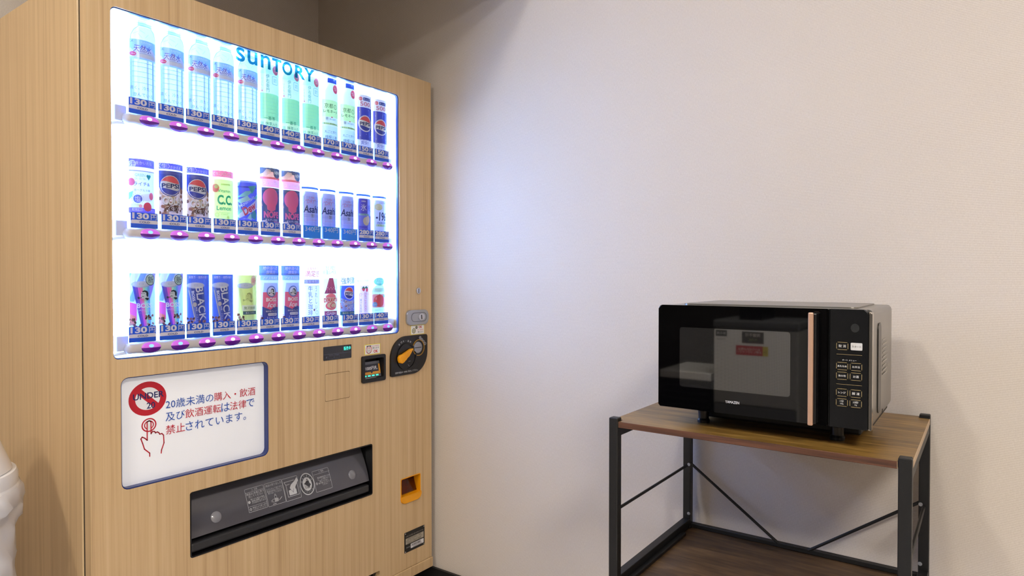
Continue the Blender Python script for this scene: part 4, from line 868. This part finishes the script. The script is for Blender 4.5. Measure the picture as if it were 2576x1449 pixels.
put_art('topper_print', ice_top(), smap, ti, local=True, cut=5.5, clip=(-31, 46), h0=.0005, dh=.0001)
for i, y in enumerate((-.652, -.5805)): place(ti, y, Z3, LI[i], i == 0)
def milkcoffee():
    A = Art(); A.rect(-30, 34, 38, 130, '#f2f4fa'); A.frame(-26, 36, 30, 128, .8, '#c9d2ea', 3); A.rect(-26, 135, 32, 147, '#8f90b8', 1); A.text('自販機限定', 4, 141, '#ffffff', w=50, h=9, bold=.02)
    A.text('牛\n乳\nと\n珈\n琲', -6, 84, '#4a5fbe', h=88, w=15, bold=.012); A.text('う\nれ\nし\nい', 15, 92, '#4a5fbe', h=70, w=9); A.ring(18, 48, 5, 6, '#8f9bc8', n=12); A.circ(7, 56, 3, '#8a5560', 4, 10)
    A.text('国産牛乳の', 4, 180, '#d83a58', w=40, h=8); A.text('満足感', 4, 165, '#cf2046', w=52, h=18, bold=.008); return A
place(sample('sample_pack', 'white milk coffee pack sample with blue vertical lettering and pink caption', 'coffee pack', None, rect_outline(.150, .031), '#e9eefa', milkcoffee(), [('caption_card', [(-.034, .149), (.034, .149), (.034, .190), (-.034, .190)], '#f3f6fc', 0)]), -.508, Z3, None, True)
def dekavita():
    A = Art(); A.rect(-30, 36, 38, 150, '#f0ead8'); A.poly([(-16, 112), (22, 112), (10, 152), (-4, 152)], '#b84a84'); A.poly([(-20, 104), (26, 104), (22, 114), (-16, 114)], '#a03a78')
    for k in range(5): A.line([(-12+k*7, 104), (-3+k*3.2, 148)], 1.2, '#e88ab0')
    for k in range(8): A.circ(-15+k*5.4, 118+(k % 2)*4, 1.6, '#f0d4de', n=6)
    A.circ(3, 92, 19, '#ef7a8c', 12); A.rect(-22, 76, 28, 92, '#f7f3ee'); A.text('DEKAVITA', 5, 84, '#ee6478', w=54, h=13, bold=.035, rot=.03); A.circ(3, 66, 20, '#ef6a7c', 13); A.circ(4, 68, 16, '#f3ecd0', 9.5); A.text('C', 7, 68, '#e8607a', h=17, bold=.01, shear=.3); A.text('コンテントサイダー', 3, 55, '#f8e8e8', w=30, h=4)
    A.rect(-20, 36, 26, 50, '#a34a74'); A.text('GABA', 3, 43, '#f4ecf0', w=34, h=10, bold=.04, shear=.2); A.rect(-33, 34, -22, 150, '#e8f2b4'); return A
def deka_top():
    A = Art(); A.text('デカビタ史上', -2, 184, '#1c5a36', w=46, h=13, bold=.06); A.text('デカビタ史上', -2, 184, '#eaf6d0', w=46, h=13, bold=.015); A.text('最強レベル!', 0, 170, '#1c5a36', w=56, h=15, bold=.07); A.text('最強レベル!', 0, 170, '#eef8d8', w=56, h=15, bold=.02); return A
td = sample('sample_bottle', 'purple-topped vitamin drink bottle sample with outlined green caption', 'drink bottle', None, rect_outline(.156, .031), '#eef3da', dekavita(), [('caption_card', [(-.036, .156), (.036, .156), (.036, .191), (-.036, .191)], '#f3f8f4', 0)])
put_art('caption_print', deka_top(), smap, td, local=True, cut=5.5, clip=(-31, 46), h0=.0005, dh=.0001); place(td, -.4405, Z3, None, True)
def pepsishot():
    A = Art(); A.rect(-28, 34, 36, 128, '#4a68c8'); A.rect(-28, 34, 36, 46, '#2f6a6c'); A.text('強炭酸+強刺激', 4, 41, '#d8eeb8', w=46, h=6, bold=.03); globe(A, 6, 104, 20, '#eef2fa'); A.poly([(-28, 90), (-10, 84), (10, 78), (36, 88), (36, 46), (-28, 46)], '#9fb2d8'); rr = random.Random(5)
    for k in range(20): c = ('#c89a8a', '#dfe4f2', '#8aa0d4', '#b8705f')[k//5]; A.circ(rr.uniform(-26, 34), rr.uniform(48, 82), rr.uniform(2, 4), c, n=6, lay=('b', c))
    A.text('REFRESH\nSHOT', 6, 66, '#e9eef8', w=42, h=24, bold=.03, rot=.2, shear=.2); A.text('強刺激', 4, 144, '#1f4a54', w=56, h=21, bold=.04, rot=.05); return A
place(sample('sample_can', 'small blue cola can sample under a bold dark caption, bottom row', 'cola can', None, can_outline(.128, .0305, .028), '#aab8e0', pepsishot(), [('caption_card', [(-.034, .127), (.034, .127), (.034, .160), (-.034, .160)], '#eef4f8', 0)]), -.372, Z3, None, True)
def ichigo():
    A = Art(); A.text('贅沢なミルクの味わい', 2, 143, '#7f8ca8', w=52, h=7, rot=.05); A.rect(-20, 36, 26, 128, '#f8dcea'); A.rect(-2, 40, 16, 108, '#fbf4f8', 6); A.text('い\nち\nご\nミ\nル\nク', 6, 76, '#e8587a', h=62, w=9); A.text('果\n汁\n乳\n飲\n料', -12, 62, '#7f7fa8', h=44, w=6)
    A.circ(-2, 116, 6, '#ee6a78', 7); A.circ(12, 114, 5.5, '#ee6a78', 7); A.poly([(-10, 118), (-2, 126), (2, 120), (8, 126), (18, 120), (8, 118)], '#4faa8c'); A.frame(-17, 37, 23, 100, .9, '#f09ab8', 4); A.ring(-13, 98, 4, 5, '#c9b8d8', n=12); return A
place(sample('sample_pack', 'pink strawberry milk pack sample in the bottom row', 'milk pack', None, rect_outline(.158, .034), '#eef3fa', ichigo()), -.3055, Z3, None, True)
def apple():
    A = Art(); A.poly([(-28, 36), (34, 36), (34, 104), (22, 118), (-16, 118), (-28, 104)], '#d3ecdc'); A.poly([(-28, 106), (34, 106), (26, 122), (10, 132), (-10, 128), (-22, 118)], '#cfeadf'); A.circ(2, 140, 22, '#8fd6c4', 13); A.text('やさしい\n味わい', 2, 141, '#f2fbf8', w=30, bold=.02)
    A.rect(-26, 54, 34, 98, '#f6a0a4', 5); A.circ(2, 76, 23, '#ef5f6e', 20); A.circ(-12, 84, 3, '#f8a8ac', 5, 10); A.rect(1, 94, 3, 99, '#a05a50'); A.circ(-16, 64, 8.5, '#8fc4ea'); A.text('100%', -16, 64, '#f2f8fc', w=11); A.circ(24, 92, 6, '#8fd6b8', 5, 10); A.rect(-28, 44, 34, 46, '#bfe0d0'); return A
place(sample('sample_bottle', 'pale bottle sample with red apple label at the right end of the bottom row', 'juice bottle', None, rect_outline(.154, .034), '#e6f2f0', apple()), -.240, Z3, None, True)

# ================================================================== microwave rack
STEEL = mat('black_steel', '#0b0b0c', .45, bump=.25, bscale=1500)
WALNUT = wood_mat('walnut_board', [(.30, '#4c3517'), (.45, '#735524'), (.58, '#8c6a30'), (.72, '#a8844a')], (4.5, 38, 38), .38, bump=.04, fine=4.0, coat=.15)
EDGE = wood_mat('walnut_edge', [(.32, '#321b10'), (.5, '#50301f'), (.7, '#6a4430')], (5, 60, 140), .5, bump=.04, fine=3.0)
ENDW = mat('board_end', '#b39a7c', .5)
lx0, lx1, rx0, rx1 = 1.604, 1.6245, 2.152, 2.1725; yf, yb = -.4755, -.0395     # leg extents; yb is the face of the rear legs
RK = thing('microwave_rack', 'black metal rack with brown wooden shelves under the microwave', 'rack', (1.888, -.25, 0))
for (xa, xb) in ((lx0, lx1), (rx0, rx1)):
    for (ya, yc) in ((yf, yf+.0205), (yb, yb+.0205)):
        mk('leg', B((xa, ya, 0), (xb, yc, .8275), .0015, 1), STEEL, RK)
def board(name, z0_, z1_, x0, x1, ya, yc, mats):
    bm = bmesh.new(); n = .0215
    out = [(x0+n, ya), (x1-n, ya), (x1-n, ya+n), (x1, ya+n), (x1, yc-n), (x1-n, yc-n), (x1-n, yc), (x0+n, yc), (x0+n, yc-n), (x0, yc-n), (x0, ya+n), (x0+n, ya+n)]
    prism(bm, out, lambda u, v, q: (u, v, q), z0_, z1_)
    bm.faces.ensure_lookup_table(); bm.normal_update()
    for f in bm.faces:
        nrm = f.normal
        f.material_index = 0 if abs(nrm.z) > .5 else (1 if abs(nrm.y) > .5 else 2)
    o = mk(name, bm, mats, RK)
    m = o.modifiers.new('soft_edge', 'BEVEL'); m.width = .0008; m.segments = 1; m.limit_method = 'ANGLE'
    return o
board('top_board', .8075, .8205, lx0, rx1, yf+.002, yb+.0195, [WALNUT, EDGE, ENDW])
LOWW = wood_mat('lower_board_wood', [(.30, '#2c2017'), (.45, '#463320'), (.58, '#5a432b'), (.72, '#705538')], (4.0, 30, 30), .45, bump=.04, fine=4.0)
board('lower_board', .4420, .4535, lx0+.001, rx1-.001, yf+.003, yb+.019, [LOWW, EDGE, ENDW])
for x0, x1 in ((lx0+.001, lx1-.001), (rx0+.001, rx1-.001)):
    mk('side_rail', B((x0, yf+.0205, .787), (x1, yb, .807), .001, 1), STEEL, RK)
    mk('side_rail', B((x0-.0005, yf+.0205, .4540), (x1+.0005, yb, .4780), .001, 1), STEEL, RK)
    s_ = 1 if x0 < 1.8 else -1
    mk('shelf_support', B((x1+.001 if s_ > 0 else x0-.013, yf+.06, .4545), (x1+.013 if s_ > 0 else x0-.001, yb-.06, .4625), .0008, 1), STEEL, RK)
    xm = (x0+x1)/2; bm = bmesh.new(); tube(bm, [(xm, yf+.018, .622), (xm, yb+.004, .622)], .0035, 10); mk('side_rod', bm, STEEL, RK, True)
mk('rear_rail', B((lx1, yb+.003, .4545), (rx0, yb+.019, .4655), .001, 1), STEEL, RK)
mk('rear_rail', B((lx1, yb+.003, .787), (rx0, yb+.019, .807), .001, 1), STEEL, RK)
for pa, pb in (((lx1-.002, .629), (1.853, .463)), ((1.923, .463), (rx0+.002, .629))):
    bm = bmesh.new(); tube(bm, [(pa[0], yb+.006, pa[1]), (pb[0], yb+.006, pb[1])], .0036, 10); mk('brace', bm, STEEL, RK, True)
for xx, zz_ in ((lx1-.004, .626), (rx0+.004, .626), (lx1-.004, .492), (rx0+.004, .492)):
    bm = bmesh.new(); lathe(bm, [(.0045, 0), (.004, .002), (0, .003)], (0, 0, 0), 12); bmesh.ops.rotate(bm, matrix=Matrix.Rotation(PI/2, 3, 'X'), verts=bm.verts); bmesh.ops.translate(bm, vec=(xx, yb, zz_), verts=bm.verts); mk('bolt', bm, SILV, RK, True)

# ================================================================== microwave
mx0, mx1, my0, my1, mz0, mz1 = 1.7067, 2.108, -.447, -.150, .861, 1.0762
FYM = lambda u, v, n: (u, my0 - n, v)
MW = thing('microwave', 'black microwave oven with copper door handle on the rack', 'microwave', (1.907, -.30, .8207))
SHELL = mat('shell_silver', '#8b8882', .28, .75); GLS = mat('black_glass', '#030304', .03, spec=.5)
bm = bmesh.new()
prism(bm, rrect(mx0+.004, mz0+.002, mx1-.0005, mz1-.0005, .009), lambda u, v, n: (u, n, v), my0+.020, my1, r=.004)
SH = mk('shell', bm, SHELL, MW, True)
bm = bmesh.new(); prism(bm, rrect(mx0+.03, mz1-.003, mx1-.02, mz1+.0, .001, 2), lambda u, v, n: (u, n, v), my0+.05, my1-.02)
t_ = bmesh.new(); prism(t_, rrect(mx0+.035, my0+.045, mx1-.03, my1-.012, .015), lambda u, v, n: (u, v, n), mz1-.002, mz1+.0022, r=.001); bm.free()
mk('top_panel', t_, SHELL, SH)
bm = bmesh.new(); prism(bm, rrect(my0+.075, mz0+.018, my0+.115, mz1-.028, .012), lambda u, v, n: (mx1-.0005+n, u, v), -.003, .0018, r=.001); mk('side_rib', bm, mat('rib_dark', '#3b3835', .3, .6), SH)
A = Art()
for k in range(9): A.rect((my0+.15)*1000, 1010-k*8.5, (my0+.15)*1000+(60 if k % 3 else 48), 1013-k*8.5, '#a39f98')
put_art('warning_label', A, lambda u, v, n: (mx1-.0005+n, u, v), SH, mats=ink, h0=.0003)
bm = bmesh.new(); prism(bm, ell(my0+.155, mz0+.011, .005, .004, 12), lambda u, v, n: (mx1-.0006+n, u, v), 0, .0006); mk('side_notch', bm, BLKM, SH)
sm = 2.0372
bm = bmesh.new(); prism(bm, rrect(mx0, mz0, sm-.0008, mz1, (.004, .001, .001, .008)), FYM, -.0185, 0, r=.002)
DR = mk('door', bm, GLS, MW, True, auto=12)
bm = bmesh.new(); prism(bm, rrect(1.7535, .907, 1.9715, 1.0305, .006), FYM, -.001, .0002)
def mesh_window():
    m, t, b = new_mat('perforated_window'); L_ = t.links.new
    tc = t.nodes.new('ShaderNodeTexCoord'); mp = t.nodes.new('ShaderNodeMapping'); mp.inputs['Scale'].default_value = (620, 620, 620)
    vo = t.nodes.new('ShaderNodeTexVoronoi'); vo.feature = 'F1'; vo.inputs['Randomness'].default_value = 0; vo.inputs['Scale'].default_value = 1
    r = t.nodes.new('ShaderNodeValToRGB'); e = r.color_ramp.elements; e[0].position, e[0].color = .32, (.006, .006, .007, 1); e[1].position, e[1].color = .42, (.14, .14, .14, 1)
    L_(tc.outputs['Object'], mp.inputs[0]); L_(mp.outputs[0], vo.inputs['Vector']); L_(vo.outputs['Distance'], r.inputs[0]); L_(r.outputs[0], b.inputs['Base Color'])
    b.inputs['Metallic'].default_value = .9; b.inputs['Roughness'].default_value = .025; b.inputs['Coat Weight'].default_value = .8; b.inputs['Coat Roughness'].default_value = .02
    return m
mk('door_window', bm, mesh_window(), DR)
A = Art(); A.text('YAMAZEN', 1863, 885.3, '#d4d4d8', w=27.5, h=5.2, bold=.008); put_art('brand_lettering', A, FYM, DR, mats=ink, h0=.0003)
bm = bmesh.new(); box(bm, (2.0095, my0-.022, .866), (2.0210, my0-.0005, 1.068), .002); HD = mk('door_handle', bm, BLK, DR)
bm = bmesh.new(); box(bm, (2.0078, my0-.0285, .8635), (2.0165, my0-.0205, 1.0700), .002); mk('handle_trim', bm, mat('copper_trim', '#bd9880', .35, .3), HD)
bm = bmesh.new(); prism(bm, rrect(sm+.0008, mz0, mx1-.0060, mz1, (.001, .002, .008, .001)), FYM, -.0185, 0, r=.002)
CPN = mk('control_panel', bm, mat('panel_black', '#111214', .22, spec=.5), MW, True, auto=12)
bm = bmesh.new(); slab(bm, rrect(mx0+.30, mz0+.0005, mx1, mz1+.0002, (.001, .003, .011, .001)), [rrect(mx0+.29, mz0-.01, mx1-.0058, mz1-.0012, (.001, .002, .0095, .001))] if 0 else [rrect(sm+.03, mz0+.01, sm+.031, mz0+.011, 0)], FYM, -.020, -.0188)
bm.free()
bm = bmesh.new(); prism(bm, rrect(mx1-.0057, mz0, mx1, mz1-.004, (0, .001, .004, 0)), FYM, -.0195, -.0015, r=.0015); mk('corner_trim', bm, mat('bright_trim', '#b5afa6', .16, .9), MW)
GOLD = '#a89468'; A = Art()
keys = [((2051, 1003), '取 消', 0), ((2074, 1003), 'スタート', 1), ((2051, 966.5), 'あたため', 0), ((2073.5, 966.5), 'お弁当', 0), ((2051, 949), '飲み物', 0), ((2073.5, 949), 'お酒', 0), ((2051, 918.5), 'レンジ', 0), ((2073.5, 918.5), '解 凍', 0), ((2051, 900.5), '1分', 2), ((2073.5, 900.5), '10秒', 3)]
for (u, v), s_, kd in keys:
    bm = bmesh.new(); prism(bm, rrect(u/1000, v/1000, (u+18.7)/1000, (v+13.3)/1000, .0015, 3), FYM, 0, .0005)
    k_ = mk('key', bm, ink('#c9c9ca') if kd == 1 else mat('key_black', '#0e0f11', .3), CPN)
    q = Art()
    if kd != 1: q.frame(u, v, u+18.7, v+13.3, .7, GOLD, 1.5)
    if kd < 2: q.text(s_, u+9.35, v+6.6, '#1c1c1e' if kd == 1 else '#dedede', w={2: 9, 3: 12, 4: 15}[len(s_)], bold=.01)
    else: q.text(s_, u+9.35, v+9, '#dedede', h=4.4, bold=.01); q.text('100g' if kd == 2 else '10g', u+9.35, v+4, '#dedede', h=2.9)
    put_art('key_print', q, FYM, k_, mats=ink, h0=.0006, dh=.00005)
for vv in (994.5, 940.2): put_art('divider_line', Art().rect(2051, vv-.25, 2092.5, vv+.25, GOLD), FYM, CPN, mats=ink, h0=.0003)
put_art('menu_caption', Art().text('オート メニュー', 2072, 984.5, '#dedede', w=23), FYM, CPN, mats=ink, h0=.0003)
put_art('sensor_eye', Art().circ(2080.8, 1043, 7, '#16181a', 8), FYM, CPN, mats=ink, h0=.0003)
for xx, yy in ((1.7767, -.367), (2.040, -.367), (1.7767, -.20), (2.040, -.20)):
    bm = bmesh.new(); lathe(bm, [(.013, .8207), (.0135, .826), (.011, .830), (.012, .846), (.024, .858), (.027, .8635)], (xx, yy, 0), 20); mk('foot', bm, BLK, MW, True)
mk('underside', B((mx0+.012, my0+.03, .856), (mx1-.006, my1-.01, .864), .001), BLKM, MW)
mk('under_shade_block', B((mx0+.05, my0+.10, .829), (mx1-.03, my1-.03, .857), .004), BLKM, MW)  # added black block, stands in for the shade under the oven

# ================================================================== waste bin with bag, left of the machine
bx, by = .515, -1.395
BIN = thing('waste_bin', 'white plastic waste bin with domed lid and clear bag beside the machine', 'waste bin', (bx, by, 0))
WP = mat('bin_white', '#e3e3e6', .3)
bm = bmesh.new(); lathe(bm, [(.124, 0), (.130, .01), (.149, .66), (.152, .668)], (bx, by, 0), 40); mk('bin_body', bm, WP, BIN, True)
bm = bmesh.new(); lathe(bm, [(.168, .672), (.1705, .680), (.1695, .690), (.1665, .694), (.1665, .714), (.163, .722), (.150, .724)], (bx, by, 0), 48); mk('lid_collar', bm, WP, BIN, True)
bm = bmesh.new(); lathe(bm, [(.156, .7245), (.153, .735), (.131, .795), (.108, .860), (.086, .905), (.060, .925), (0, .93)], (bx, by, 0), 48); mk('swing_lid', bm, mat('bin_lid_white', '#ececef', .22), BIN, True)
bm = bmesh.new(); rr = random.Random(11); prof = [(.170, .690), (.1745, .680), (.1735, .655), (.170, .640), (.160, .625), (.158, .600), (.157, .570), (.160, .540), (.158, .505), (.152, .470), (.148, .440), (.150, .425)]
rings = []
for k, (r_, z_) in enumerate(prof):
    ring = []
    for i in range(72):
        t = 2*PI*i/72; amp = .0012 if k < 2 else .0055
        dr = amp*(math.sin(9*t+k*.9)+.7*math.sin(17*t-k*1.7)+.6*math.sin(5*t+k*2.1)) + (rr.uniform(-.002, .002) if k > 1 else 0)
        ring.append(bm.verts.new((bx+(r_+dr)*math.cos(t), by+(r_+dr)*math.sin(t), z_+(rr.uniform(-.006, .006) if k > 1 else 0))))
    rings.append(ring)
for k in range(len(prof)-1):
    for i in range(72): bm.faces.new((rings[k][i], rings[k][(i+1) % 72], rings[k+1][(i+1) % 72], rings[k+1][i]))
def film():
    m = bpy.data.materials.new('plastic_film'); m.use_nodes = True; t = m.node_tree; t.nodes.clear()
    o = t.nodes.new('ShaderNodeOutputMaterial'); a_ = t.nodes.new('ShaderNodeBsdfTransparent'); d_ = t.nodes.new('ShaderNodeBsdfDiffuse'); g_ = t.nodes.new('ShaderNodeBsdfGlossy'); m1 = t.nodes.new('ShaderNodeMixShader'); m2_ = t.nodes.new('ShaderNodeMixShader')
    d_.inputs[0].default_value = lin('#ecebee'); g_.inputs['Roughness'].default_value = .12; m1.inputs[0].default_value = .72; m2_.inputs[0].default_value = .14
    t.links.new(a_.outputs[0], m1.inputs[1]); t.links.new(d_.outputs[0], m1.inputs[2]); t.links.new(m1.outputs[0], m2_.inputs[1]); t.links.new(g_.outputs[0], m2_.inputs[2]); t.links.new(m2_.outputs[0], o.inputs[0]); return m
mk('bin_bag', bm, film(), BIN, True, auto=60)

# ================================================================== appliances across the room (seen mirrored in the microwave door)
GREYP = mat('appliance_grey', '#8d8f92', .4); WHP = mat('appliance_white', '#d9d9d6', .35)
IM = thing('ice_machine', 'white box appliance with red notice, mirrored in the microwave door', 'appliance', (1.19, -3.22, 0))
FYP = lambda u, v, n: (u, -3.0 + n, v)
bm = bmesh.new(); box(bm, (.956, -3.45, .08), (1.43, -3.012, .835), .008); mk('body', bm, WHP, IM)
bm = bmesh.new(); box(bm, (.950, -3.455, .836), (1.436, -3.004, .885), .012); mk('lid', bm, GREYP, IM)
bm = bmesh.new(); prism(bm, rrect(.962, .40, 1.424, .830, .008), FYP, -.012, 0, r=.003); FD = mk('front_door', bm, WHP, IM)
bm = bmesh.new(); prism(bm, rrect(.962, .10, 1.424, .392, .006), FYP, -.012, -.002, r=.003); mk('front_panel', bm, GREYP, IM)
for xx in (1.0, 1.38):
    for yy in (-3.06, -3.4):
        bm = bmesh.new(); lathe(bm, [(.02, 0), (.02, .01), (.012, .014), (.012, .085)], (xx, yy, 0), 14); mk('foot', bm, CHROME, IM)
# text on these faces reads correctly from the room, so the mirror shows it reversed
FYT = lambda u, v, n: (-u, -3.0 + n, v)
A = Art(); A.rect(-1247, 755, -1124, 822, '#2b2422'); A.text('両替不可', -1185, 803, '#d8d4cc', w=84, bold=.02); A.text('千円札', -1185, 775, '#8f9a5c', w=50); A.rect(-1247, 755, -1124, 762, '#3c1a18')
A.rect(-1242, 685, -1090, 741, '#b0202a'); A.rect(-1272, 685, -1242, 741, '#c2b23c'); A.text('おつり切れの際は\nお申しつけください', -1165, 713, '#e6d8d4', w=138, bold=.01); A.text('ご\n注意', -1257, 713, '#3a341a', w=20)
A.rect(-1038, 789, -971, 825, '#33373a'); A.text('製氷機', -1004, 807, '#c4c8c8', w=54); A.text('COLD ICE', -1004, 772, '#55585a', w=50)
put_art('notices', A, FYT, FD, mats=ink, h0=.0004)
bm = bmesh.new(); box(bm, (1.09, -3.35, .8855), (1.22, -3.06, .955), .004); o = mk('payment_box', bm, BLK); o['label'] = 'small black box lying on top of the white appliance'; o['category'] = 'box'
CO = thing('floor_cooler', 'low dark-grilled unit with pale top, mirrored in the microwave door', 'appliance', (.80, -3.2, 0))
bm = bmesh.new(); box(bm, (.62, -3.45, .02), (.938, -3.02, .51), .004); mk('body', bm, BLKM, CO)
bm = bmesh.new(); box(bm, (.615, -3.455, .512), (.942, -3.005, .560), .006); mk('top', bm, WHP, CO)
for k in range(11):
    bm = bmesh.new(); box(bm, (.63, -3.02, .06+k*.04), (.93, -3.008, .078+k*.04), .002); mk('grille_slat', bm, mat('grille_black', '#1a1a1c', .4), CO)
for xx in (.65, .91):
    bm = bmesh.new(); box(bm, (xx-.015, -3.4, 0), (xx+.015, -3.06, .02)); mk('foot', bm, BLKM, CO)
